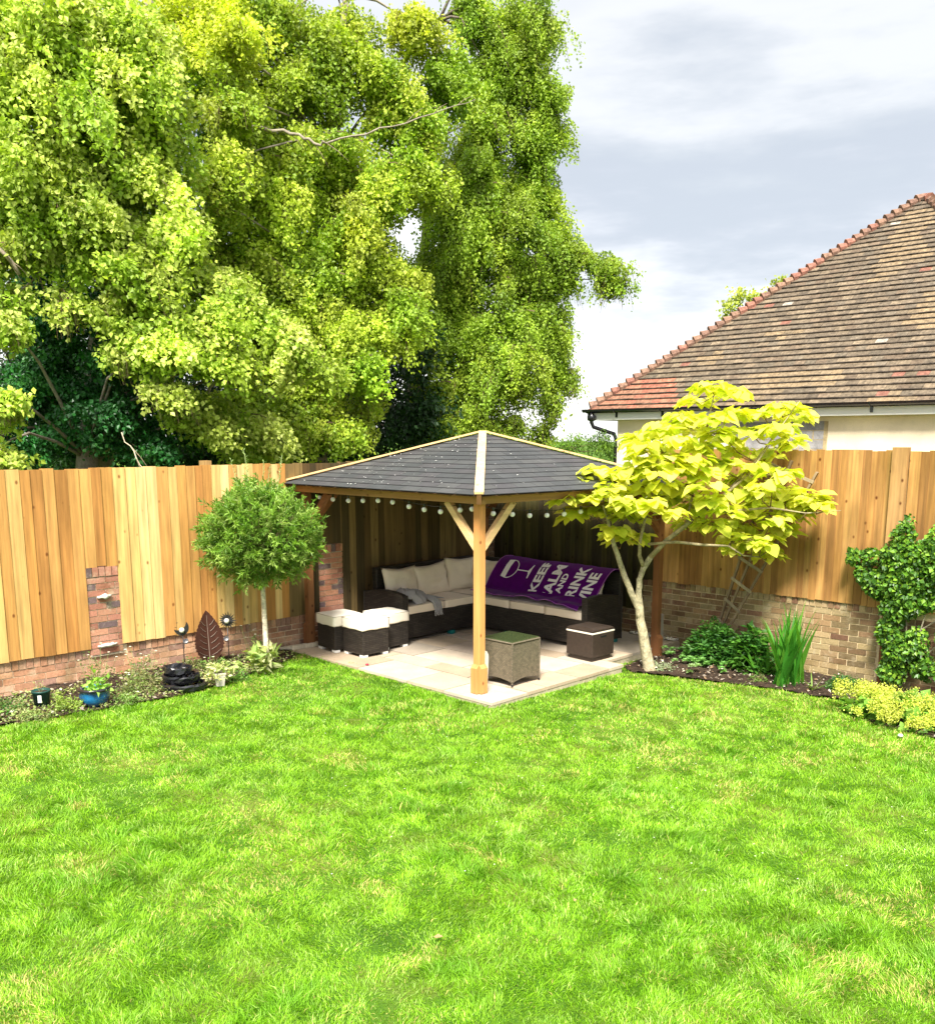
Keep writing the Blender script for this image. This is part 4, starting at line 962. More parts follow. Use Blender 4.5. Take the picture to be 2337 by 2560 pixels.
make_tree('birch_tree', 'nearest birch at far left, with pale yellow green drooping sprays above the fence', 'tree',
  [(-60, 60, 12.2, 110, 120), (60, 40, 12.4, 130, 100), (210, 60, 12.6, 130, 100), (90, 190, 12.2, 140, 100), (250, 190, 12.6, 130, 90), (20, 320, 12, 110, 90), (160, 320, 12.4, 120, 80), (290, 330, 12.8, 110, 70), (50, 430, 12, 90, 50),
   (180, 440, 12.3, 110, 55), (330, 440, 12.7, 90, 60), (-30, 490, 11.8, 50, 60), (215, 525, 12.2, 70, 40), (250, 590, 12.3, 80, 50), (330, 630, 12.4, 90, 45), (430, 620, 12.6, 80, 45), (520, 640, 12.9, 70, 50),
   (300, 690, 12.3, 90, 35), (440, 710, 12.6, 90, 45), (560, 700, 13, 80, 55), (330, 770, 12.3, 60, 30), (10, 640, 11.6, 35, 50), (5, 800, 11.4, 45, 40), (-5, 890, 11.4, 40, 25), (50, 490, 11.9, 60, 40, .8), (130, 600, 12.2, 40, 50, .5), (20, 590, 11.8, 40, 45, .6), (240, 700, 12.2, 40, 35), (200, 470, 12.4, 110, 60), (330, 520, 12.7, 90, 50), (380, 800, 12.9, 80, 40), (470, 840, 13.4, 90, 40), (430, 560, 13, 90, 50)],
  (.068, .80), YG, 150, [(-5.6, 13.2, -.3, .22), (-5.3, 13.2, 2.5, .19), (-4.9, 13.3, 5, .16), (-4.3, 13.3, 7.5, .11), (-3.8, 13.2, 9.5, .05)], None, .03, 1., (.20, .17, .13), wind=.7, spread=.055)
make_tree('birch_tree', 'middle birch with mid green foliage and a bare bent limb, behind the left fence', 'tree',
  [(440, 190, 13.9, 60, 70, .8), (455, 320, 13.8, 60, 60, .8), (430, 400, 13.8, 60, 50, .8), (450, 90, 14, 60, 60, .8, YY), (380, 30, 15, 90, 80, 1, YY), (470, 60, 15.2, 100, 80, 1, YY), (420, 150, 15.2, 110, 80), (560, 40, 15.6, 90, 70), (680, 60, 16, 80, 70), (600, 160, 15.6, 110, 70), (740, 150, 16, 80, 60), (820, 60, 16.4, 60, 60, 1, YY), (480, 250, 15.2, 110, 60),
   (640, 300, 15.4, 130, 60), (800, 230, 16, 90, 60), (880, 150, 16.3, 60, 70, 1, [(.28, .42, .03), (.22, .36, .03)]), (520, 370, 15, 120, 70), (690, 390, 15.4, 120, 70), (820, 340, 15.8, 90, 70), (430, 470, 14.8, 80, 60, .8), (560, 490, 15, 110, 70),
   (700, 500, 15.4, 110, 70), (640, 580, 15, 110, 60), (760, 560, 15.4, 90, 70, .9), (540, 600, 15, 90, 60), (690, 640, 15, 80, 55), (640, 700, 14.8, 90, 60), (600, 790, 14.8, 90, 50), (520, 800, 14.6, 90, 50), (450, 800, 14.4, 80, 45), (700, 710, 14.7, 45, 65, 1.2, [(.30, .46, .03), (.24, .40, .03)]),
   (710, 450, 15.2, 40, 30, 1.5, YY), (720, 790, 15.6, 50, 40, .6), (600, 850, 14.6, 90, 45), (680, 850, 14.8, 70, 40), (520, 870, 14.4, 90, 35), (560, 680, 15, 90, 60), (780, 640, 15.6, 70, 60), (560, 560, 15, 110, 60), (480, 540, 15, 80, 60)],
  (.060, .78), MG, 165, [(-2.7, 16.6, -.3, .24), (-2.6, 16.6, 2.5, .2), (-2.4, 16.4, 5, .16), (-2.2, 16.2, 7.2, .12), (-1.9, 16, 9.5, .05)], None, .03, 1., (.20, .17, .13), spread=.065)
make_tree('birch_tree', 'right hand weeping birch, whose fine leaved sprays stand against the cloudy sky', 'tree',
  [(930, 20, 18, 50, 60, .9), (1010, 60, 18, 70, 80, .9), (1065, 60, 18, 35, 70, .8), (1030, 170, 18, 70, 60, .9), (1085, 190, 18, 25, 40, .8), (960, 230, 17.8, 70, 60), (1050, 290, 18, 55, 60), (940, 330, 17.6, 80, 60), (1040, 370, 18, 55, 50), (890, 410, 17.4, 70, 70),
   (1050, 440, 18, 40, 40), (960, 470, 17.6, 80, 50), (1100, 475, 18, 55, 32), (1190, 515, 18, 38, 28), (1205, 550, 18, 26, 36), (1145, 500, 18, 30, 26, .8), (860, 540, 17.4, 90, 70), (1000, 540, 17.6, 60, 50, .8), (1110, 535, 18, 26, 50, .8), (940, 610, 17.4, 80, 60), (1050, 600, 17.8, 40, 50, .8), (1090, 640, 18, 45, 50),
   (1000, 680, 17.6, 70, 55), (870, 660, 17.2, 70, 60), (1085, 710, 18, 45, 50), (1120, 745, 18, 26, 30, .8), (940, 740, 17.4, 80, 55), (1010, 760, 17.6, 45, 50, .8), (930, 820, 17.3, 70, 40), (860, 790, 17.2, 50, 50, .8), (1085, 800, 18, 22, 50, .8), (1060, 860, 18, 30, 25, .7), (1010, 835, 17.6, 25, 30, .7), (830, 620, 17, 70, 70), (890, 860, 17.1, 60, 40), (980, 860, 17.3, 40, 40), (960, 660, 17.3, 80, 60), (900, 500, 17.2, 90, 70), (980, 400, 17.4, 90, 60), (1060, 360, 18, 50, 60), (1080, 450, 18, 50, 40), (960, 150, 18, 70, 60), (1060, 250, 18, 55, 50), (1060, 550, 18, 60, 60)],
  (.053, .75), FG, 235, [(-1.2, 18.4, -.3, .20), (-1.1, 18.3, 2.5, .17), (-.95, 18.2, 4.8, .14), (-.7, 18.1, 7, .10), (-.5, 18, 10, .05)], None, .03, 1., (.16, .13, .10), spray=(.4, .95), spread=.06, droop=1.1, k_leaf=42)
make_tree('ivy_covered_tree', 'dark glossy ivy covered tree half hidden behind the nearest birch at far left', 'tree',
  [(190, 620, 12.9, 45, 60), (200, 720, 12.8, 50, 60), (215, 820, 12.7, 70, 60), (270, 880, 12.8, 70, 35), (130, 540, 13.3, 60, 50), (95, 620, 13.4, 55, 60), (40, 620, 13.6, 50, 60), (60, 560, 13.8, 60, 50), (40, 780, 13.4, 60, 70), (40, 880, 13.3, 60, 45), (150, 620, 13.6, 50, 60), (60, 700, 13.4, 60, 60), (110, 700, 13.3, 60, 60), (90, 780, 13.2, 70, 60), (170, 800, 13.2, 70, 60), (210, 860, 13.2, 80, 45), (110, 870, 13, 80, 45), (300, 850, 13.4, 70, 50), (390, 850, 13.8, 70, 45), (270, 760, 13.8, 80, 60, .7), (350, 520, 14.4, 80, 70, .8), (400, 560, 14.4, 60, 50, .8), (300, 660, 14.2, 90, 60, .6),
   (480, 700, 14.6, 60, 60, .5), (0, 860, 13, 50, 50, .8), (120, 470, 14, 90, 80, .7), (200, 300, 14.8, 120, 100, .5), (430, 330, 16.2, 90, 70, .5)],
  (.065, .75), DK, 75, [(-5.6, 14.2, -.3, .28), (-5.5, 14.2, 2.5, .24), (-5.2, 14.2, 4.5, .2), (-4.7, 14.3, 6.5, .12)], None, .04, 1., (.2, .16, .11), mat='leaf_gloss', droop=.5, spray=(.3, .6), spread=.07, twigs=False)
make_tree('evergreen_tree', 'dark evergreen filling the gap behind the birches above the gazebo roof', 'tree',
  [(20, 905, 15.6, 70, 32, 1.6), (130, 905, 15.6, 80, 32, 1.6), (250, 905, 15.8, 80, 32, 1.6), (370, 900, 16, 80, 32, 1.6), (480, 895, 16.2, 80, 32, 1.6), (590, 885, 16.4, 80, 34, 1.6), (700, 875, 16.6, 80, 36, 1.6), (800, 860, 16.8, 70, 36, 1.5), (100, 760, 16, 110, 110, 1.3), (260, 780, 16.5, 110, 90), (400, 780, 17, 110, 90), (540, 800, 17, 110, 80), (640, 800, 17, 90, 70), (820, 800, 16.7, 60, 90), (830, 700, 16.7, 50, 60), (50, 800, 15.5, 110, 110), (160, 860, 15.5, 110, 70), (60, 640, 16, 110, 100), (290, 880, 16.5, 110, 50), (760, 800, 19.5, 90, 90), (860, 830, 19.5, 90, 90), (700, 870, 19, 90, 60), (600, 880, 18.5, 90, 50), (500, 890, 18, 90, 50), (800, 700, 20, 100, 80, .7), (930, 760, 20, 80, 90, .7), (960, 860, 20, 50, 50, .8), (700, 620, 20, 110, 90, .6), (900, 600, 20.5, 90, 100, .5), (400, 880, 17.5, 90, 50), (560, 760, 19.5, 110, 90, .6), (880, 450, 20.5, 70, 80, .5), (950, 340, 20.5, 60, 70, .4), (640, 450, 20, 130, 100, .5), (430, 620, 19, 110, 100, .6), (250, 600, 17.5, 100, 100, .6), (250, 450, 17.5, 120, 90, .5), (600, 250, 19.5, 110, 80, .45)],
  (.095, .62), BK, 30, [(-2.5, 20.5, -.3, .3), (-2.5, 20.5, 2.5, .25), (-2.4, 20.5, 5, .2), (-2.3, 20.5, 8, .08)], None, .03, 1., (.12, .09, .06), mat='leaf', droop=.3, spray=(.4, .8), spread=.13, twigs=False, k_leaf=40)
make_tree('hedge_bush', 'bright green bushy shrub visible between the gazebo roof and the bungalow', 'shrub',
  [(1130, 885, 17.2, 40, 22), (1175, 880, 17, 35, 24), (1100, 900, 17.3, 40, 20), (1200, 895, 17, 30, 22)],
  (.045, .5), [(.13, .26, .025), (.18, .32, .03), (.10, .2, .02)], 90, [(1.6, 17.4, -.3, .05), (1.6, 17.4, 1.5, .04), (1.6, 17.4, 2.6, .02)], None, .015, 0., (.2, .15, .1), droop=-.25, spray=(.2, .4), spread=.04, twigs=False)
make_tree('sapling', 'yellow green sapling top showing behind the bungalow roof', 'tree',
  [(1435, 600, 26, 14, 18), (1455, 585, 26, 12, 16), (1480, 590, 26, 12, 16), (1535, 560, 26, 9, 12), (1430, 625, 26, 12, 14), (1500, 600, 26, 14, 12)],
  (.09, .7), [(.42, .46, .06), (.36, .42, .06)], 60, [(7.5, 26.3, -.3, .1), (7.4, 26.3, 4, .06), (7.4, 26.2, 5.6, .03)], None, .02, 0., (.3, .25, .2), droop=-.5, spray=(.25, .5), spread=.05, k_leaf=16, twigs=False)
# the bare bent limb of the middle birch and other visible pale branches
def dpath(pts, r0, r1, col):
    random.seed(len(pts) * 7 + int(abs(pts[0][0]))); q0 = [Vector(at(*p)) for p in pts]; q = []
    for i in range(len(q0) - 1):
        for f in (0, .33, .66): q.append(q0[i].lerp(q0[i + 1], f) + Vector((random.uniform(-.02, .02), 0, random.uniform(-.025, .025))))
    q.append(q0[-1]); q = [Vector(c2w(*p)) - BLO for p in q]; n = len(q); bl = MB(); bl.tube(q, [(r0 + (r1 - r0) * i / (n - 1)) * random.uniform(.85, 1.15) for i in range(n)], 7, col)
    for k in range(2, n - 1, 2):                 # side twigs
        d = (q[k] - q[k - 1]).normalized(); e_ = q[k] + d * random.uniform(.15, .35) + Vector((random.uniform(-.1, .1), random.uniform(-.1, .1), random.uniform(-.25, .2))); bl.tube([q[k], q[k].lerp(e_, .5) + Vector((0, 0, .02)), e_], [.007, .005, .002], 4, (.22, .17, .11))
    bl.build('bare_limb', M['bark'], br, smooth=True, uv=False)
br = bpy.data.objects['birch_tree.001']; BLO = Vector(br.location)
dpath([(395, 232, 15.2), (430, 242, 14.6), (490, 248, 14.1), (560, 258, 13.9), (600, 270, 13.8), (625, 285, 13.75), (640, 278, 13.7), (720, 262, 13.8), (800, 240, 14), (880, 215, 14.3), (935, 195, 14.6)], .032, .004, (.26, .22, .17))
dpath([(405, 800, 13.9), (412, 762, 13.6), (440, 740, 13.4), (480, 705, 13.3), (520, 670, 13.4)], .032, .010, (.50, .42, .34))
dpath([(-20, 480, 11.6), (10, 500, 11.6), (38, 540, 11.7)], .035, .02, (.25, .2, .15))
dpath([(240, 855, 12.2), (262, 890, 12.1), (285, 925, 12.0)], .008, .006, (.5, .42, .3))
# ------------------------------------------------------------------ golden catalpa
def heart(nh=6):
    return [(0, 0), (.30, -.10), (.50, .12), (.47, .42), (.26, .74), (0, 1.0), (-.26, .74), (-.47, .42), (-.50, .12), (-.30, -.10)]
def big_leaves(name, P, A, N, L, C, mat, parent, shape, cup=.18, off=None):
    sh = np.array(shape); k = len(sh); A = unit(A); S = unit(np.cross(A, N)); N = np.cross(S, A); n = len(P)
    ctr = np.array([0, .38]); V = np.zeros((n, k + 1, 3))
    for j in range(k):
        u, v = sh[j]; V[:, j] = P + (A * v + S * u + N * (-cup * (v ** 2) + cup * .9 * abs(u) + rng.uniform(-.05, .05, (n, 1)))) * L[:, None]
    V[:, k] = P + (A * ctr[1] - N * (.06 + cup * .1)) * L[:, None]
    F = np.array([(j, (j + 1) % k, k) for j in range(k)]); F = (np.arange(n)[:, None, None] * (k + 1) + F[None]).reshape(-1, 3)
    V = V.reshape(-1, 3)
    if off is not None: V = V - np.array(off)
    return np_mesh(name, V, F, mat, parent, np.repeat(C, k + 1, 0), True)
cbase = Vector(c2w(2.27, 11.43, -.13)); ct = empty('catalpa_tree', 'small forked tree with big golden yellow leaves between the gazebo and the right fence', 'tree', cbase)
SK = {'t': [(2.30, 11.43, -.16, .105), (2.26, 11.43, -.02, .082), (2.20, 11.43, .30, .066), (2.15, 11.43, .55, .060), (2.13, 11.43, .70, .054), (2.13, 11.43, .82, .030)],
      'l': [(2.14, 11.43, .56, .050), (2.12, 11.43, .70, .052), (2.03, 11.40, .88, .046), (1.93, 11.38, 1.10, .042), (1.86, 11.36, 1.28, .038), (1.79, 11.34, 1.48, .034), (1.72, 11.3, 1.70, .026), (1.66, 11.2, 1.86, .016), (1.6, 11.1, 2.0, .008)],
      'r': [(2.15, 11.43, .56, .050), (2.135, 11.43, .72, .052), (2.12, 11.43, .90, .046), (2.12, 11.42, 1.06, .044), (2.17, 11.4, 1.20, .044), (2.24, 11.38, 1.34, .042)],
      'r1': [(2.17, 11.4, 1.20, .032), (2.10, 11.36, 1.36, .028), (2.09, 11.3, 1.55, .024), (2.13, 11.2, 1.85, .020), (2.2, 11.1, 2.2, .014), (2.3, 11.1, 2.6, .008)],
      'r2': [(2.24, 11.38, 1.34, .040), (2.40, 11.3, 1.54, .036), (2.60, 11.25, 1.72, .033), (2.80, 11.2, 1.90, .030), (3.05, 11.2, 2.10, .024), (3.3, 11.1, 2.35, .016), (3.5, 11.0, 2.7, .008)],
      'r3': [(2.2, 11.36, 1.50, .020), (2.5, 11.2, 1.545, .022), (2.80, 11.1, 1.52, .020), (3.08, 11.0, 1.52, .015), (3.25, 10.95, 1.41, .010), (3.42, 10.9, 1.40, .006)],
      'r4': [(2.80, 11.2, 1.90, .022), (3.1, 11.0, 1.93, .018), (3.5, 10.85, 1.98, .014), (3.9, 10.8, 1.92, .008), (4.3, 10.8, 1.95, .005)],
      'r5': [(2.62, 11.25, 1.72, .02), (2.68, 11.2, 2.1, .018), (2.75, 11.2, 2.6, .014), (2.85, 11.2, 3.1, .010), (2.9, 11.2, 3.4, .006)],
      'r6': [(3.05, 11.2, 2.10, .016), (3.4, 11.2, 2.5, .012), (3.65, 11.1, 2.9, .008), (3.85, 11.1, 3.2, .005)]}
tb = MB(); allp = []
for k, pl in SK.items():
    q = [Vector(c2w(*p[:3])) - cbase for p in pl]; rr = [p[3] * (.92 if k == 't' else .85) for p in pl]
    q2 = []; r2 = []
    for i in range(len(q) - 1):
        for s in (0, .5): q2.append(q[i].lerp(q[i + 1], s) + Vector((random.uniform(-.008, .008), random.uniform(-.008, .008), 0)) * (1 if i else 0)); r2.append(rr[i] + (rr[i + 1] - rr[i]) * s)
    q2.append(q[-1]); r2.append(rr[-1])
    if k in ('t', 'l', 'r'): tb.tube(q2, r2, 10, (.38, .33, .21))
    allp += [(v, r_) for v, r_ in zip(q2, r2) if k not in ('t',)]
tb.build('trunk', M['bark_pale'], ct, smooth=True, uv=False)
bb = MB()
for k, pl in SK.items():
    if k in ('t', 'l', 'r'): continue
    q = [Vector(c2w(*p[:3])) - cbase for p in pl]; bb.tube(q, [p[3] * .85 for p in pl], 8, (.33, .27, .16))
CL = [(1110, 985), (1140, 945), (1175, 925), (1160, 1000), (1200, 960), (1230, 985), (1205, 1045), (1245, 1058), (1235, 930), (1270, 905), (1255, 862), (1300, 842), (1290, 885), (1330, 870), (1345, 820), (1372, 790), (1400, 762), (1440, 772), (1400, 822), (1450, 812),
      (1500, 812), (1540, 802), (1578, 818), (1480, 850), (1530, 845), (1556, 868), (1430, 862), (1380, 882), (1330, 922), (1290, 950), (1275, 990), (1305, 975), (1340, 960), (1380, 930), (1420, 912), (1450, 942), (1400, 980), (1368, 1000), (1430, 1003), (1470, 1012), (1500, 990),
      (1450, 1050), (1400, 1030), (1480, 1062), (1540, 1042), (1510, 1088), (1560, 1012), (1592, 985), (1622, 990), (1550, 968), (1498, 960), (1540, 930), (1478, 920), (1512, 892), (1250, 1012), (1190, 1003), (1350, 1032), (1320, 1010), (1215, 940), (1170, 960), (1450, 890), (1410, 850), (1365, 845), (1470, 970), (1360, 905), (1310, 905), (1235, 1010), (1520, 1020), (1130, 1010), (1165, 975), (1190, 940), (1215, 1000), (1260, 965), (1225, 1060), (1285, 925), (1265, 880), (1345, 985), (1390, 955), (1425, 1025), (1465, 1040), (1500, 1065), (1445, 1075), (1530, 990), (1575, 995), (1610, 980)]
P, A, N, L, C = [], [], [], [], []
random.seed(21)
for (dx, dy) in CL:
    if dx > 1570: dx -= 14
    top = dy < 900; Y = random.uniform(10.75, 11.7); X, _, Z = at(dx, dy, Y); wxy = c2w(X, Y, Z)
    if wxy[1] > 1.80 and Z < 2.75: sft = wxy[1] - 1.80; Y -= sft / CA * .9; X, _, Z = at(dx, dy, Y); wxy = c2w(X, Y, Z)
    c = Vector(wxy) - cbase
    near = min(allp, key=lambda a: (a[0] - c).length + (0 if a[0].z < c.z + .05 else .4)); s = near[0]
    mid = s.lerp(c, .5) + Vector((random.uniform(-.05, .05), random.uniform(-.05, .05), -.05 + random.uniform(-.03, .03)))
    bb.tube([s, mid, c - Vector((0, 0, .02))], [min(.012, near[1] * .7), .007, .004], 5, (.20, .12, .07))
    nl = random.randint(21, 30)
    for k in range(nl):
        a = random.uniform(0, 6.28); rr = random.uniform(.02, .185); p = np.array(c) + np.array([rr * math.cos(a), rr * math.sin(a), random.uniform(-.05, .06)])
        P.append(p); A.append([math.cos(a), math.sin(a), random.uniform(-.75, .15)]); N.append([random.uniform(-.4, .4), random.uniform(-.4, .4), 1]); L.append(random.uniform(.10, .185))
        base = random.choice([(.80, .78, .10), (.76, .78, .12), (.66, .72, .08), (.84, .82, .16), (.56, .66, .06)]); C.append(jit(base, .1))
        bb.tube([c - Vector((0, 0, .02)), Vector(p)], [.0025, .0018], 3, (.35, .3, .08), cap=False)
P, A, N, L, C = map(np.array, (P, A, N, L, C))
big_leaves('crown', P, A, N, L, C, M['leaf_soft'], ct, heart())
bb.build('branches', M['bark_pale'], ct, smooth=True, uv=False)
# ------------------------------------------------------------------ ball shaped standard tree
sb_ = Vector(c2w(-2.455, 11.1, -.02)); sd = empty('standard_tree', 'lollipop shaped tree with a round green crown on a slim pale trunk', 'tree', sb_)
ZC = 1.66; 
MB().tube([(.03, 0, -.05), (.015, 0, .3), (0, .0, .7), (-.01, 0, 1.02), (0, 0, 1.25)], [.040, .034, .031, .030, .026], 10, (.62, .55, .42)).build('trunk', M['bark_pale'], sd, smooth=True, uv=False)
n = 1500; d = unit(rng.normal(size=(n, 3))); rad = .35 + .65 * rng.random(n) ** .6; lump = 1 + .22 * (vnoise(d[:, 0] * 2.3 + 9, d[:, 2] * 2.3 + d[:, 1] * 2 + 9, 5) - .5)
p0 = d * (rad * lump)[:, None] * np.array([.63, .63, .54]) + np.array([0, 0, ZC - .02]); p0[:, 2] = np.maximum(p0[:, 2], 1.02 + .1 * rng.random(n))
m = MB(); k = 18; dirs = unit(d * .8 + np.array([0, 0, .25]) + rng.normal(0, .35, (n, 3))); ln = rng.uniform(.10, .20, n) * np.where(rng.random(n) < .05, 1.6, 1)
t = np.linspace(.05, 1, k)[None, :, None]; P = (p0[:, None] + dirs[:, None] * ln[:, None, None] * t); P = P.reshape(-1, 3)
sidev = rng.normal(size=(n * k, 3)); A = np.repeat(dirs, k, 0) * .7 + unit(sidev) * .8; N = rng.normal(size=(n * k, 3)) * .6 + np.array([0, 0, .8])
tint = palette([(.17, .30, .035), (.22, .36, .05), (.29, .41, .09), (.12, .24, .025)], n, .15); C = np.repeat(tint, k, 0) * rng.uniform(.8, 1.25, (n * k, 1))
L = rng.uniform(.05, .085, n * k); leaf_mesh('crown', P, A, N, L, L * .29, C, M['leaf'], sd)
tw = MB()
for i in range(0, n, 4): tw.tube([Vector((0, 0, 1.15)).lerp(Vector(p0[i]), .35), Vector(p0[i]), Vector(p0[i] + dirs[i] * ln[i])], [.006, .004, .0015], 3, (.25, .2, .1), cap=False)
tw.build('twigs', M['bark'], sd, uv=False)
# tall shoots above the fence top
sh = MB(); P, A, N, L, C = [], [], [], [], []
for i in range(7):
    x, y = random.uniform(-.35, .15), random.uniform(-.25, .55); h0 = 2.1; h1 = random.uniform(2.45, 2.66); q = [Vector((x * .7, y * .7, h0)), Vector((x, y, h1))]; sh.tube(q, [.004, .002], 4, (.3, .35, .15))
    for z in np.arange(h0, h1, .022):
        a = random.uniform(0, 6.28); f = (z - h0) / (h1 - h0); P.append((x * (.7 + .3 * f), y * (.7 + .3 * f), z)); A.append((math.cos(a), math.sin(a), .8)); N.append((0, 0, 1)); L.append(.05); C.append((.3, .42, .14))
P, A, N, L, C = map(np.array, (P, A, N, L, C)); s_ = sh.build('shoots', M['bark'], sd, uv=False); leaf_mesh('shoot_leaves', P, A, N, L, L * .25, C, M['leaf'], s_)
# ------------------------------------------------------------------ garden plants
def gz_(x, y): return float(lz(np.array(x), np.array(y))) + .02
def blades(name, label, cat, x, y, n, Ln, Wd, pal, lean=(.1, .6), curve=.6, mat='leaf', prof='sword', group=None, spreadr=.05, z=None, seg=6, parent=None, dz=0):
    z = gz_(x, y) if z is None else z
    t = empty(name, label, cat, (x, y, z), 0, group) if parent is None else parent
    V = []; F = []; C = []
    for i in range(n):
        a = random.uniform(0, 6.28); L = random.uniform(*Ln); w = random.uniform(*Wd); th = random.uniform(*lean); col = jit(random.choice(pal), .18)
        bx, by = random.gauss(0, spreadr), random.gauss(0, spreadr); p = Vector((bx, by, dz)); d = Vector((math.cos(a), math.sin(a), 0)); s = Vector((-d.y, d.x, 0)); tw_ = random.uniform(-.5, .5)
        s = (s * math.cos(tw_) + d * math.sin(tw_)); b0 = len(V)
        for j in range(seg + 1):
            f = j / seg; ang = th + curve * f * f * random.uniform(.9, 1.1)
            if prof == 'sword': ww = w * (1 - f ** 3) * (.7 + .5 * math.sin(math.pi * min(1, f * 1.2)))
            else: ww = w * (math.sin(math.pi * min(1, max(.0, (f - .22) / .78)) ** .8) if f > .25 else .08)
            ww = max(ww, .0008)
            for q in (-1, 0, 1): V.append(p + s * ww * .5 * q + Vector((0, 0, 1 if q else 0)) * ww * .12); C.append(col)
            step = L / seg; p = p + (d * math.sin(ang) + Vector((0, 0, math.cos(ang)))) * step
        for j in range(seg):
            for q in (0, 1): F.append((b0 + j * 3 + q, b0 + j * 3 + q + 1, b0 + (j + 1) * 3 + q + 1, b0 + (j + 1) * 3 + q))
    o = np_mesh('leaves', V, F, M[mat], t, np.array(C), True); return t
def bushy(name, label, cat, x, y, r, h, n, leaf, pal, mat='leaf', flat=.35, z=None, group=None, shell=.45, stems=8, ry=None, up=.6, spread=.025, k=7, parent=None, kind=None, zbase=0):
    z = gz_(x, y) if z is None else z; ry = ry or r
    t = empty(name, label, cat, (x, y, z), 0, group) if parent is None else parent
    d = unit(rng.normal(size=(n, 3))); d[:, 2] = np.abs(d[:, 2]); rad = shell + (1 - shell) * rng.random(n) ** .6
    c0 = d * rad[:, None] * np.array([r, ry, h]) * (1 + .3 * (vnoise(d[:, 0] * 3 + 9, d[:, 1] * 3 + 9 + d[:, 2] * 2, 7)[:, None] - .5)) + np.array([0, 0, zbase])
    P = np.repeat(c0, k, 0) + rng.normal(0, spread, (n * k, 3)); P[:, 2] = np.maximum(P[:, 2], .004)
    A = rng.normal(size=(n * k, 3)) + np.repeat(d, k, 0) * .7; A[:, 2] *= flat; N = rng.normal(size=(n * k, 3)) * .5 + np.array([0, 0, up])
    L = rng.uniform(.7, 1.2, n * k) * leaf[0]; C = np.repeat(palette(pal, n, .15), k, 0) * rng.uniform(.8, 1.2, (n * k, 1))
    leaf_mesh('leaves', P, A, N, L, L * leaf[1], C, M[mat], t)
    if stems:
        m = MB()
        for i in range(stems):
            q = c0[random.randrange(n)]; m.tube([(0, 0, -.01), (q[0] * .5, q[1] * .5, q[2] * .6), tuple(q)], [.006, .004, .002], 4, (.18, .17, .07))
        m.build('stems', M['bark'], t, uv=False)
    return t
G1 = [(.14, .30, .04), (.10, .24, .03), (.20, .36, .06)]; G2 = [(.06, .19, .03), (.04, .14, .02), (.09, .24, .03)]; G3 = [(.30, .42, .12), (.36, .46, .16), (.24, .36, .1)]
random.seed(30)
blades('crocosmia', 'tall upright clump of sword shaped green leaves in the right flower bed', 'plant', 3.66, 1.45, 58, (.55, 1.06), (.05, .085), [(.07, .28, .02), (.05, .22, .02), (.12, .34, .03)], (.0, .42), .4, spreadr=.09)
blades('leaning_leaves', 'fan of leaning green sword leaves left of the tall clump in the right bed', 'plant', 3.25, 1.62, 9, (.45, .65), (.03, .05), [(.08, .26, .03), (.10, .3, .03)], (.35, .9), .4, spreadr=.04)
blades('strappy_plant', 'small strappy plant on bare soil right of the tall sword leaved clump', 'plant', 3.98, 1.42, 14, (.18, .30), (.012, .02), [(.16, .26, .05), (.28, .34, .12)], (.4, 1.2), .5, spreadr=.03)
bushy('fern_clump', 'low feathery dark clump at the foot of the right brick wall', 'plant', 4.22, 1.72, .20, .14, 120, (.05, .3), G2)
bushy('leafy_shrub', 'dark green leafy shrub below the trellis in the right flower bed', 'shrub', 2.50, 1.74, .40, .52, 330, (.075, .5), G2 + [(.10, .26, .04)], ry=.30, up=.9)
bushy('leafy_shrub', 'bushy shrub with larger leaves right of the trellis foot', 'shrub', 3.02, 1.78, .27, .50, 150, (.11, .5), G2 + [(.12, .3, .04)], up=.9)
def sedum(x, y, r, label, pal=None):
    t = empty('sedum', label, 'plant', (x, y, gz_(x, y)), 0, 'pale green sedum rosettes at the front of the right bed'); P, A, N, L, C = [], [], [], [], []
    for h in range(max(3, int(r * 55))):
        cx, cy = random.gauss(0, r * .55), random.gauss(0, r * .55); ch = random.uniform(.04, .13); c0 = random.choice(pal or [(.20, .42, .10), (.26, .48, .14), (.16, .36, .08)])
        for k in range(16):
            a = k * 2.4; f = k / 16; P.append((cx + .006 * math.cos(a), cy + .006 * math.sin(a), ch)); A.append((math.cos(a), math.sin(a), 1.3 - 1.5 * f)); N.append((-math.cos(a) * .5, -math.sin(a) * .5, 1)); L.append(.030 + .035 * f); C.append(jit(c0, .15))
    P, A, N, L, C = map(np.array, (P, A, N, L, C)); leaf_mesh('leaves', P, A, N, L, L * .62, C, M['leaf'], t, fold=.06)
sedum(1.95, 1.62, .10, 'sedum rosette clump beside the foot of the right gazebo post')
sedum(2.32, 1.32, .10, 'sedum clump in front of the leafy shrub, left of its pair')
sedum(2.50, 1.38, .11, 'sedum clump in front of the leafy shrub, right of its pair')
sedum(2.62, .98, .09, 'frosty edged sedum nearest the lawn edge of the right bed', [(.36, .5, .22), (.28, .44, .15)])
sedum(2.88, 1.30, .05, 'single small sedum rosette on bare soil in the middle of the right bed')
bushy('silver_trailing_plant', 'silvery trailing plant creeping on the soil in front of the sedums', 'plant', 2.22, .95, .24, .05, 90, (.030, .4), [(.36, .42, .26), (.45, .5, .34), (.28, .36, .18)], ry=.16)
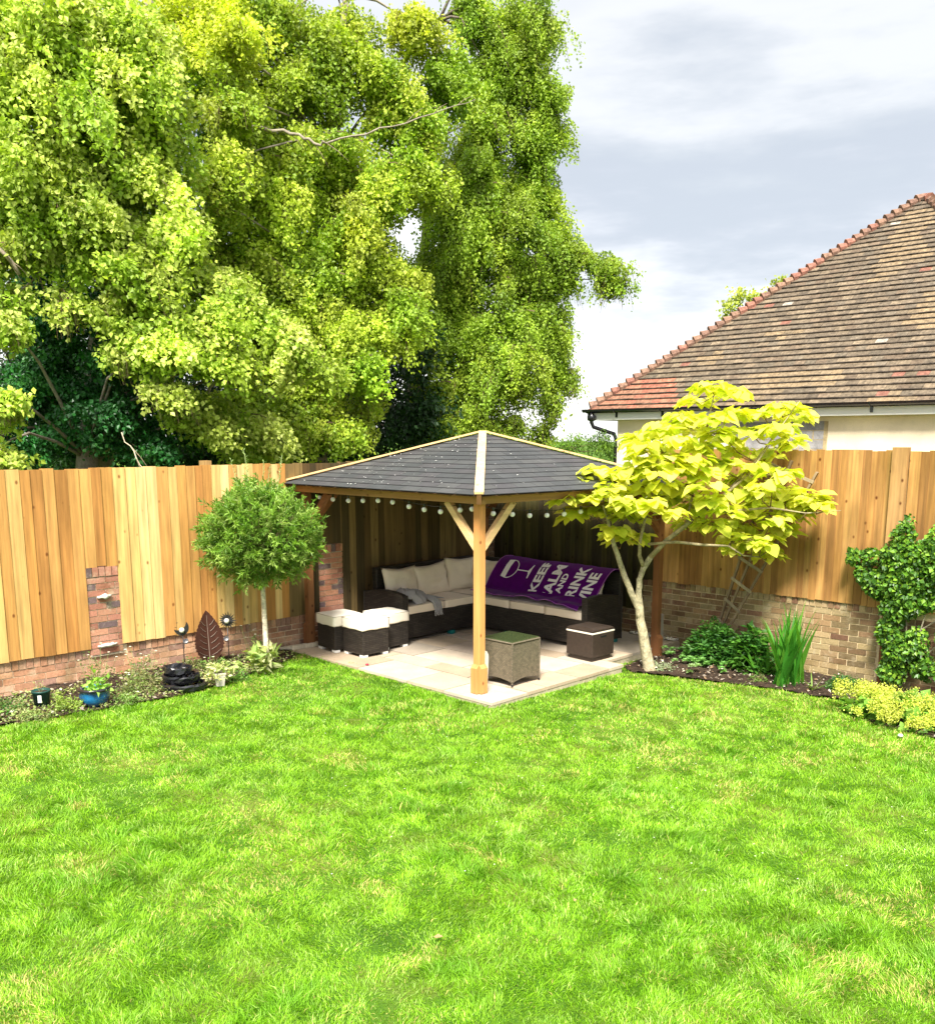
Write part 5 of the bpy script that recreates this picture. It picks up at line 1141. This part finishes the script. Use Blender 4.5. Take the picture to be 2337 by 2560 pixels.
# lady's mantle with frothy yellow flowers
lm_ = bushy('ladys_mantle', 'spreading mound of round leaves with frothy lime yellow flowers at far right', 'plant', 5.2, .95, .62, .24, 150, (.12, .95), [(.16, .33, .04), (.22, .4, .06)], ry=.36, stems=0, up=1., shell=.6, k=3)
n = 16000; a = rng.random(n) * 6.28; rr = np.sqrt(rng.random(n)); x = .74 * rr * np.cos(a); y = -.12 + .40 * rr * np.sin(a); cl = vnoise(x * 9 + 9, y * 9 + 9, 15); kp = (cl + .35 * vnoise(x * 3 + 9, y * 3 + 9, 16) > .62) & (y < .16); x, y = x[kp], y[kp]; n = len(x)
z = (.27 + .07 * rng.random(n)) * (1 - (np.abs(y + .02) / .6) ** 2) * (.55 + .5 * rng.random(n)); P = np.stack([x, y, z], -1); s = rng.uniform(.012, .024, n)
leaf_mesh('flowers', P, rng.normal(size=(n, 3)), rng.normal(size=(n, 3)) + np.array([0, 0, 1.]), s, s * .9, palette([(.60, .64, .10), (.50, .56, .08), (.70, .72, .18)], n), M['leaf_soft'], lm_)
# climber on the right fence
def climber():
    t = empty('ivy_climber', 'glossy green climber growing up the fence post at the far right', 'climber', (4.72, 2.10, -.1))
    lobes = [(4.62, .1, .16, .16), (4.68, .35, .20, .2), (4.55, .55, .14, .2), (4.85, .45, .16, .2), (4.6, .85, .17, .2), (4.75, .95, .20, .2), (4.55, 1.12, .2, .18), (4.78, 1.2, .26, .22), (4.35, 1.1, .13, .18), (4.22, 1.22, .12, .12), (4.08, 1.40, .10, .10), (4.28, 1.42, .12, .10), (4.58, 1.42, .20, .22), (4.85, 1.45, .2, .2),
             (4.62, 1.66, .13, .18), (4.66, 1.82, .06, .10), (4.95, 1.62, .08, .2), (5.05, 1.3, .12, .14), (5.08, .95, .14, .1), (5.2, .6, .14, .12), (5.3, 1.45, .12, .2), (5.0, .2, .2, .14)]
    P, N_, A, C, L = [], [], [], [], []
    for (x, z, rx, rz) in lobes:
        n = int(1700 * rx * rz * 8); a = rng.random(n) * 6.28; q = np.sqrt(rng.random(n)); dep = .20 * np.sqrt(np.clip(1 - q * q, 0, 1)) * rng.uniform(.3, 1.1, n)
        P.append(np.stack([x - 4.72 + rx * q * np.cos(a), .05 - dep, z + .1 + rz * q * np.sin(a)], -1)); m = n
        N_.append(rng.normal(size=(m, 3)) * .5 + np.array([.1, -1., .5])); A.append(rng.normal(size=(m, 3)) * .7 + np.array([0, -.2, -.6])); L.append(rng.uniform(.035, .07, m)); C.append(palette([(.06, .16, .012), (.10, .23, .016), (.17, .31, .025), (.035, .10, .01)], m, .25))
    P, N_, A, L, C = map(np.concatenate, (P, N_, A, L, C)); leaf_mesh('leaves', P, A, N_, L, L * .8, C, M['leaf_gloss'], t)
    m = MB()
    for pth in ([(4.72, -.05), (4.66, .4), (4.6, .8), (4.5, 1.05), (4.25, 1.2), (4.05, 1.4)], [(4.72, -.05), (4.72, .5), (4.7, 1.), (4.65, 1.5), (4.65, 1.85)], [(4.74, -.05), (4.85, .5), (4.95, 1.0), (4.95, 1.6)], [(4.8, .55), (5.1, .8), (5.35, 1.0)], [(4.8, .15), (5.1, .5), (5.3, .7)]):
        m.tube([(a_ - 4.72, .04, z_ + .1) for a_, z_ in pth], .008, 5, (.35, .3, .22))
    m.build('stems', M['bark'], t, uv=False)
climber()
# hosta, pots and weeds on the left
bushy('hosta', 'hosta clump with broad green and cream leaves at the foot of the round tree', 'plant', -.98, -2.84, .24, .27, 34, (.15, .50), [(.30, .40, .10), (.38, .47, .15), (.52, .54, .28), (.22, .34, .08)], k=4, spread=.03, flat=.55, stems=10, up=.8, shell=.3)
def pot(name, label, cat, x, y, prof, mat, n=24, square=False, z=None):
    t = empty(name, label, cat, (x, y, gz_(x, y) if z is None else z), R(20)); MB().lathe((0, 0, 0), prof, 4 if square else n).build('pot', mat, t, smooth=not square)
    return t
bp = pot('plant_pot', 'glazed turquoise blue bowl pot with a young leafy plant by the left wall', 'plant pot', -.86, -4.95, [(.001, 0), (.075, 0), (.115, .05), (.128, .10), (.120, .135), (.134, .145), (.134, .165), (.112, .168), (.112, .13), (.001, .125)], M['blue_glaze']); bp.scale = (1.2, 1.2, 1.15)
MB().lathe((0, 0, 0), [(.112, .128), (.001, .135)], 20, (.03, .02, .012)).build('compost', M['soil'], bp, uv=False)
MB().lathe((0, 0, 0), [(.124, .139), (.1355, .145), (.1355, .165), (.113, .1695)], 24).build('rim', M['black_plastic'], bp, smooth=True)
bushy('p', '', '', 0, 0, .09, .13, 28, (.07, .55), [(.26, .5, .06), (.34, .58, .1)], parent=bp, stems=4, k=4, zbase=.12, shell=.2, flat=.8)
gp = pot('plant_pot', 'dark green plastic pot with a white tag against the left brick wall', 'plant pot', -1.20, -5.36, [(.001, 0), (.070, 0), (.088, .155), (.094, .158), (.094, .175), (.086, .175), (.084, .15), (.001, .15)], M['green_plastic'])
MB().lathe((0, 0, 0), [(.083, .151), (.001, .154)], 20, (.05, .03, .02)).build('compost', M['soil'], gp, uv=False)
MB().box(-.018, .018, -.001, .001, 0, .075).build('plant_tag', M['white_plastic'], gp).matrix_local = Matrix.Translation((.062, -.077, .065)) @ Matrix.Rotation(R(30), 4, 'Z')
bushy('p', '', '', 0, 0, .05, .12, 9, (.03, .3), G3, parent=gp, stems=6, k=3, zbase=.15, shell=.2, flat=.8)
wp = pot('plant_pot', 'square off white pot holding a cream variegated plant beside the black water feature', 'plant pot', -.70, -3.58, [(.001, 0), (.062, 0), (.085, .135), (.092, .137), (.092, .155), (.084, .155), (.082, .13), (.001, .13)], m_plain('pale_grey_plastic', (.52, .48, .42), .6, .06), 4, True)
MB().lathe((0, 0, 0), [(.080, .132), (.001, .135)], 4, (.10, .035, .015)).build('compost', M['soil'], wp, uv=False)
bushy('p', '', '', 0, 0, .13, .16, 46, (.05, .6), [(.58, .62, .26), (.66, .66, .36), (.40, .52, .16), (.7, .66, .3)], parent=wp, stems=6, k=5, zbase=.12, shell=.3, ry=.20)
WHITE = (.85, .84, .74)
def weed(x, y, r, h, n, label, pal, leaf=(.035, .5), fl=0, k=5, name='wild_plant', ry=None):
    t = bushy(name, label, 'plant', x, y, r, h, n, leaf, pal, k=k, stems=7, shell=.15, flat=.7, ry=ry)
    if fl:
        P = np.stack([rng.normal(0, r * .6, fl), rng.normal(0, (ry or r) * .6, fl), h * rng.uniform(.7, 1.35, fl)], -1); a = np.arange(6) * 1.047; A_ = np.stack([np.cos(a), np.sin(a), .25 + 0 * a], -1)
        for p_ in P: leaf_mesh('flower', np.tile(p_, (6, 1)), A_, np.tile([0, 0, 1.], (6, 1)), np.full(6, .018), np.full(6, .0145), np.tile(WHITE, (6, 1)), M['white_petal'], t)
        m = MB()
        for p_ in P: m.tube([(p_[0] * .4, p_[1] * .4, 0), tuple(p_)], [.003, .002], 3, (.2, .25, .08))
        m.build('flower_stems', M['bark'], t, uv=False)
    return t
M['white_petal'] = m_leaf('white_petal', .3, .7, .1, .03)
OL = [(.16, .22, .06), (.24, .26, .10), (.32, .30, .14), (.12, .18, .05)]
weed(-1.55, -4.62, .18, .40, 60, 'spindly white flowered weed under the pier of the left wall', OL, fl=6)
weed(-1.30, -4.18, .26, .32, 120, 'tangled straggly plant with white flowers left of the moon stake', OL, fl=8)
weed(-1.00, -4.42, .28, .20, 150, 'low tangled olive green plant right of the blue pot', OL + [(.2, .3, .06)], fl=3)
weed(-.90, -5.22, .17, .14, 90, 'bright lime green spreading plant left of the blue pot', [(.34, .46, .08), (.26, .4, .06)])
weed(-.75, -4.66, .16, .08, 80, 'low round leaved plant right beside the blue pot', G3 + G1, fl=2)
weed(-1.25, -5.72, .28, .14, 150, 'low dark feathery plant left of the green plastic pot', G2 + OL)
weed(-.86, -5.60, .24, .07, 110, 'flat pale leaved ground plant in front of the green plastic pot', G3 + OL)
blades('broad_leaved_plant', 'broad leaved green plant at the very left edge of the bed', 'plant', -1.02, -6.05, 24, (.18, .30), (.08, .13), [(.24, .44, .09), (.32, .5, .14)], (.4, 1.2), .8, prof='leaf', spreadr=.04)
weed(-1.45, -2.62, .14, .34, 50, 'weed with white daisies behind the hosta', G1 + OL, fl=7)
weed(-1.62, -3.42, .10, .12, 40, 'small weed at the wall foot left of the rusty leaf', OL)
weed(-.78, -3.28, .15, .09, 60, 'low weed between the white pot and the hosta', G1, fl=0)
weed(-1.30, -3.30, .22, .16, 80, 'leafy weed around the foot of the sun shaped stake', OL + G1, fl=2)
weed(-1.0, -6.6, .3, .16, 120, 'olive ground plant near the left edge of the photo', OL)
weed(3.35, 1.25, .12, .08, 40, 'small green seedling patch left of the tall sword leaves', G1 + OL)
weed(2.1, 2.0, .10, .40, 26, 'thin dead flower stem beside the right gazebo post', [(.3, .25, .2), (.4, .35, .3)], leaf=(.02, .5))
n = 9000; x = rng.uniform(-1.9, -.6, n); y = rng.uniform(-9, -1.8, n); k = inside(BED_L, x - .03, y) & (vnoise(x * 4 + 9, y * 4 + 20, 18) * .6 + vnoise(x * 14 + 9, y * 14 + 40, 19) * .4 + .30 * np.clip((x + 1.4), 0, .6) > .50); x, y = x[k], y[k]; n = len(x)
P = np.stack([x, y, lz(x, y) + .03 + .05 * rng.random(n)], -1); L = rng.uniform(.018, .042, n); A_ = rng.normal(size=(n, 3)); A_[:, 2] *= .4
o = leaf_mesh('ground_cover', P, A_, rng.normal(size=(n, 3)) * .4 + np.array([0, 0, 1.]), L, L * .75, palette([(.30, .40, .12), (.18, .30, .06), (.40, .46, .18), (.14, .22, .04), (.36, .34, .14)], n, .2), M['leaf']); tag(o, 'small mixed ground cover leaves over the soil of the left bed', 'ground cover', kind='stuff')
# loose bits on the lawn
for i, (x, y, lab) in enumerate(((4.94, -5.62, 'curled dry brown leaf lying on the grass in the foreground'), (5.23, -4.71, 'small tan dead leaf on the grass, further back than the curled brown one'))):
    s = .028 if i == 0 else .018; z = float(lz(np.array(x), np.array(y))) + .045
    m = MB(); m.add([(0, 0, 0), (s, s * .5, s * .3), (s * 2, 0, 0), (s * 1.2, -s * .7, s * .4), (s * .4, -s * .6, s * .1), (s, 0, -s * .1)], [(0, 1, 5), (1, 2, 5), (2, 3, 5), (3, 4, 5), (4, 0, 5)], (.50, .33, .17))
    o = m.build('dead_leaf', M['leaf_soft'], None, uv=False); o.location = (x, y, z); o.rotation_euler = (.2, .1, 1 + i); tag(o, lab, 'leaf')
o = MB().lathe((0, 0, 0), [(.001, -.012), (.02, -.008), (.027, .004), (.018, .017), (.001, .02)], 7).build('stone', M['stone'], None); o.location = (5.37, .30, gz_(5.37, .3) + .015)
tag(o, 'small pale stone lying on the lawn near the yellow flowers at right', 'stone')
# ------------------------------------------------------------------ bungalow behind the fence
hs = empty('bungalow', 'cream rendered bungalow with a mossy brown tiled hip roof behind the right fence', 'house', (0, 0, 0))
HX0, HY0, HW = -1.88, 4.68, 8.14; hcx, hcy, hh = HX0 + HW / 2, HY0 + HW / 2, HW / 2
MB().box(HX0 + .52, HX0 + HW - .52, 4.90, HY0 + HW - .4, -.5, 3.30, (.82, .70, .52)).build('wall', M['render'], hs, uv=False)
tp = [(.115, .088, .060), (.095, .074, .052), (.14, .105, .068), (.08, .063, .046), (.165, .122, .08), (.12, .082, .055), (.19, .145, .095), (.105, .088, .066), (.13, .10, .07)]
def tcol(i, n, a, sd):
    if i < 6 and a < -hh + 1.9 - i * .12 and sd == 0: return jit(random.choice([(.26, .10, .065), (.28, .12, .075), (.22, .11, .07)]), .1)
    k = float(vnoise(np.array(a * .9 + 20), np.array(i * .23), 77))
    if k > .80: return jit(random.choice([(.20, .145, .085), (.175, .13, .08)]), .12)
    if random.random() < .006: return (.26, .23, .19)
    if random.random() < .02: return (.19, .085, .06)
    return jit(tuple(.5 * v + .5 * w_ for v, w_ in zip(random.choice(tp), (.135, .104, .070))), .2)
random.seed(17)
for i, r in enumerate(roof_quads(hh, 3.24, 6.86, .135, .17, .016, tp, origin=(hcx, hcy), lap=1.2, vary=.010, colfn=tcol, butt_shade=(.020, (.045, .034, .025)))):
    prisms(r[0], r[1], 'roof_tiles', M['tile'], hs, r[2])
u = MB(); e = hh - .03
u.add([(hcx - e, hcy - e, 3.22), (hcx + e, hcy - e, 3.22), (hcx + e, hcy + e, 3.22), (hcx - e, hcy + e, 3.22), (hcx, hcy, 6.82)], [(0, 1, 4), (1, 2, 4), (2, 3, 4), (3, 0, 4), (3, 2, 1, 0)], (.05, .04, .03)); u.build('roof_deck', M['tile'], hs, uv=False)
for sx, sy in ((-1, -1), (1, -1), (-1, 1)):
    m = MB(); n = 44
    for k in range(n if sy < 0 else 10):
        f0, f1 = .01 + k / n * .985, .01 + (k + 1.25) / n * .985
        a = Vector((hcx + sx * hh * (1 - f0), hcy + sy * hh * (1 - f0), 3.24 + 3.62 * f0 + .055 + random.uniform(0, .01))); b = Vector((hcx + sx * hh * (1 - f1), hcy + sy * hh * (1 - f1), 3.24 + 3.62 * f1 + .012))
        m.tube([a, b], [.088, .06], 8, jit(random.choice([(.24, .11, .08), (.19, .11, .08), (.22, .13, .09)]), .15))
    m.build('hip_tiles', M['tile'], hs, uv=False)
MB().box(HX0 - .0, HX0 + HW, HY0 + .045, HY0 + .07, 3.10, 3.275, (.9, .9, .9)).build('fascia', M['white_plastic'], hs); MB().box(HX0 + .0, HX0 + .025, HY0 + .071, HY0 + 8, 3.10, 3.275).build('fascia', M['white_plastic'], hs)
MB().box(HX0 + .03, HX0 + HW - .1, HY0 + .071, 4.898, 3.10, 3.115, (.9, .9, .9)).build('soffit', M['white_plastic'], hs)
gu = MB(); prof = [(-.055, 0), (-.045, -.035), (-.02, -.055), (.02, -.055), (.045, -.035), (.055, 0), (.048, 0), (0, -.048), (-.048, 0)]; vs = []
for xx in (HX0 - .06, HX0 + HW): vs += [(xx, HY0 - .015 + a, 3.285 + b) for a, b in prof]
n = len(prof); gu.add(vs, [(k, (k + 1) % n, n + (k + 1) % n, n + k) for k in range(n)] + [tuple(range(n))]); gt = gu.build('gutter', M['black_plastic'], hs)
for xx in (HX0 + .02, HX0 + .62, HX0 + 1.55, HX0 + 3.2, HX0 + 5.0):
    m = MB(); m.tube([(xx, HY0 - .015 + .062 * math.cos(a), 3.285 + .062 * math.sin(a)) for a in np.linspace(math.pi, 2 * math.pi, 8)], .011, 5); m.box(xx - .02, xx + .02, HY0 + .03, HY0 + .044, 3.14, 3.27); m.build('bracket', M['black_plastic'], gt)
dp = MB().tube([(HX0 + .12, HY0 - .01, 3.24), (HX0 + .12, HY0 - .01, 3.06), (HX0 + .14, HY0 + .02, 2.98), (HX0 + .30, HY0 + .20, 2.90), (HX0 + .42, HY0 + .26, 2.86), (HX0 + .46, HY0 + .27, 2.76), (HX0 + .47, HY0 + .27, 0)], .034, 10).build('downpipe', M['black_plastic'], hs, smooth=True)
MB().lathe((HX0 + .12, HY0 - .01, 3.08), [(.04, 0), (.075, .02), (.08, .09), (.07, .1)], 12).build('hopper', M['black_plastic'], dp, smooth=True)
q = []; T = []; c = []; z = 2.2; row = 0
while z < 3.0:
    x = .9 - (row % 2) * .22
    while x < 2.38:
        s, e_ = max(x, .9), min(x + .43, 2.38)
        if e_ - s > .05: q.append([(s, 4.905, z), (e_ - .01, 4.905, z), (e_ - .01, 4.905, z + .13), (s, 4.905, z + .13)]); T.append((0, -.014, 0)); c.append(jit((.30, .29, .29), .15))
        x += .44
    z += .14; row += 1
bw_ = prisms(q, T, 'blocked_window', M['mortar'], hs, c); MB().box(.88, 2.43, 4.894, 4.8985, 2.15, 3.03, (.46, .36, .2)).build('window_mortar', M['mortar'], bw_, uv=False)
# ------------------------------------------------------------------ grass
def grass(n):
    Y = 3.2 + 9.6 * rng.random(n * 2) ** 1.35; X = rng.uniform(-1, 1, n * 2) * (.60 * Y + .5)
    ne = n // 5                                    # thinner cover for the lawn outside the frame
    X = np.concatenate([X, rng.uniform(-11, 11, ne * 2)]); Y = np.concatenate([Y, rng.uniform(-3, 12.5, ne * 2)]); o_ = np.abs(X[-ne * 2:]) > .60 * Y[-ne * 2:] + .5; ok_ = np.concatenate([np.ones(len(X) - ne * 2, bool), o_ | (Y[-ne * 2:] < 3.2)])
    pm = rng.permutation(np.nonzero(ok_)[0]); X, Y = X[pm], Y[pm]
    x, y, _ = c2w(X, Y, 0); keep = (x > -1.4) & (y < 2.2) & (y > -13.8) & (x < 13.8)
    pl = [(-1.2, -1.95), (-.8, -1.76), (-.17, -1.71), (.64, -1.82), (1.5, -1.93), (1.93, -1.90), (1.955, .43), (1.7, .55), (1.7, 2.3), (-1.95, 2.3), (-1.95, -1.6)]
    keep &= ~inside(pl, x, y)
    sp = [(.79, -3.56), (1.31, -3.24), (1.63, -2.84), (1.99, -2.28)]
    for (ax_, ay_), (bx_, by_) in zip(sp[:-1], sp[1:]):
        L_ = math.hypot(bx_ - ax_, by_ - ay_); tt = ((x - ax_) * (bx_ - ax_) + (y - ay_) * (by_ - ay_)) / L_ ** 2; dd_ = np.abs((x - ax_) * (by_ - ay_) - (y - ay_) * (bx_ - ax_)) / L_
        keep &= ~((tt > 0) & (tt < 1) & (dd_ < .012 + .03 * vnoise(x * 7, y * 7, 44)) & (vnoise(x * 3, y * 3, 45) > .38))
    jx = x + rng.normal(0, .02, len(x)); jy = y + rng.normal(0, .02, len(x))
    keep &= ~inside(BED_L, jx + .05, jy) & ~inside(BED_R, jx, jy - .05)
    x, y, Y = x[keep][:n], y[keep][:n], Y[keep][:n]; n = len(x)
    big = vnoise(x * .7 + 20, y * .7 + 20, 2); mid = vnoise(x * 2.1 + 20, y * 2.1 + 20, 4); fin = vnoise(x * 6 + 20, y * 6 + 20, 6); str_ = vnoise((x * CA + y * SA) * 1.6 + 30, (-x * SA + y * CA) * 5 + 30, 8)
    h = (.015 + .025 * rng.random(n)) * (.60 + .55 * mid + .45 * fin) * (1 + .25 * (str_ - .5)); h *= np.where(mid * .5 + fin * .5 > .70, 1.3, 1)
    clx = vnoise(x * 9 + 40, y * 9 + 40, 9) - .5; cly = vnoise(x * 9 + 40, y * 9 + 40, 10) - .5
    a = rng.random(n) * 6.28; ln = rng.uniform(.25, 1.0, n); lean = np.stack([np.cos(a) * ln + clx * 1.6, np.sin(a) * ln + cly * 1.6], -1) * h[:, None]
    w = (.0010 + .00024 * np.maximum(Y, 3)) * rng.uniform(.7, 1.25, n); b = rng.random(n) * 6.28; sx, sy = np.cos(b) * w, np.sin(b) * w
    z0 = lz(x, y) - .006; p = np.stack([x, y, z0], -1); mid_ = p + np.concatenate([lean * .38, (h * .62)[:, None]], 1); tip = p + np.concatenate([lean, (h * rng.uniform(.75, 1.05, n))[:, None]], 1); s = np.stack([sx, sy, 0 * sx], -1)
    V = np.stack([p - s, p + s, mid_ + s * .85, mid_ - s * .85, tip], 1).reshape(-1, 3)
    base = np.arange(n)[:, None] * 5; Fq = base + np.array([[0, 1, 2, 3]]); Ft = base + np.array([[3, 2, 4]])
    dry = np.clip((vnoise(x * 1.1 + 5, y * 1.1 + 5, 12) - .62) * 2.0 + (vnoise(x * 5 + 5, y * 5 + 5, 13) - .5) * .5, 0, 1); dry = np.maximum(dry, 1.6 * np.clip((vnoise(x * 2.4 + 35, y * 2.4 + 15, 47) - .80) * 7, 0, 1))
    Xc = .197 + x * CA + y * SA; Yc = 12.346 - x * SA + y * CA; dry = np.clip(dry + .5 * np.clip((Xc - 1.0) / 3, 0, 1) * np.clip((Yc - 7.5) / 2, 0, 1) * (fin > .3), 0, 1)
    g1 = np.array((.150, .35, .009)); g2 = np.array((.26, .46, .018)); g3 = np.array((.08, .25, .007)); g4 = np.array((.40, .58, .13)); st_ = np.array((.56, .48, .15))
    t = np.clip(rng.random(n) * .7 + .5 * (big - .3), 0, 1)[:, None]; c = g1 * (1 - t) + g2 * t; dk = np.clip((mid * .5 + fin * .5 - .60) * 3, 0, .6)[:, None]; c = c * (1 - dk) + g3 * dk
    pl4 = (rng.random(n) < .05 + .16 * np.clip((vnoise(x * 3.3 + 11, y * 3.3 + 3, 46) - .5) * 3, 0, 1))[:, None]; c = np.where(pl4, g4, c); dd = (rng.random(n) < dry * .30 + .012)[:, None]; c = np.where(dd, st_ * rng.uniform(.7, 1.2, (n, 1)), c) * rng.uniform(.68, 1.32, (n, 1))
    me = bpy.data.meshes.new('grass'); V = V.astype(np.float32)
    me.vertices.add(len(V)); me.vertices.foreach_set('co', V.ravel()); nl = n * 7; idx = np.concatenate([Fq, Ft], 1).astype(np.int32); me.loops.add(nl); me.loops.foreach_set('vertex_index', idx.ravel())
    me.polygons.add(n * 2); ls = np.stack([np.arange(n) * 7, np.arange(n) * 7 + 4], -1).astype(np.int32).ravel(); me.polygons.foreach_set('loop_start', ls); me.polygons.foreach_set('loop_total', np.tile(np.array([4, 3], dtype=np.int32), n)); me.update(calc_edges=True)
    at_ = me.attributes.new('col', 'FLOAT_COLOR', 'POINT'); cc = np.ones((len(V), 4), dtype=np.float32); cc[:, :3] = np.repeat(c, 5, 0); at_.data.foreach_set('color', cc.ravel())
    me.materials.append(M['grass']); tag(link(bpy.data.objects.new('grass', me)), 'short green lawn grass with paler dry patches', 'grass', kind='stuff')
grass(760000)
# daisies in the lawn
n = 70; X = rng.uniform(-1.5, 4, n); Y = rng.uniform(5.5, 9, n); x, y, _ = c2w(X, Y, 0); k = ~inside(BED_R, x, y); x, y = x[k], y[k]; n = len(x)
P = np.stack([x, y, lz(x, y) + .035], -1); Q = np.repeat(P, 5, 0); a = np.tile(np.arange(5) * 1.257, n); L = np.full(len(Q), .007)
o = leaf_mesh('clover_flowers', Q, np.stack([np.cos(a), np.sin(a), .3 + 0 * a], -1), np.tile([0, 0, 1.], (len(Q), 1)), L, L * .8, np.tile((.8, .8, .72), (len(Q), 1)), M['white_petal'])
tag(o, 'tiny white clover flowers dotted through the lawn', 'flowers', kind='stuff')
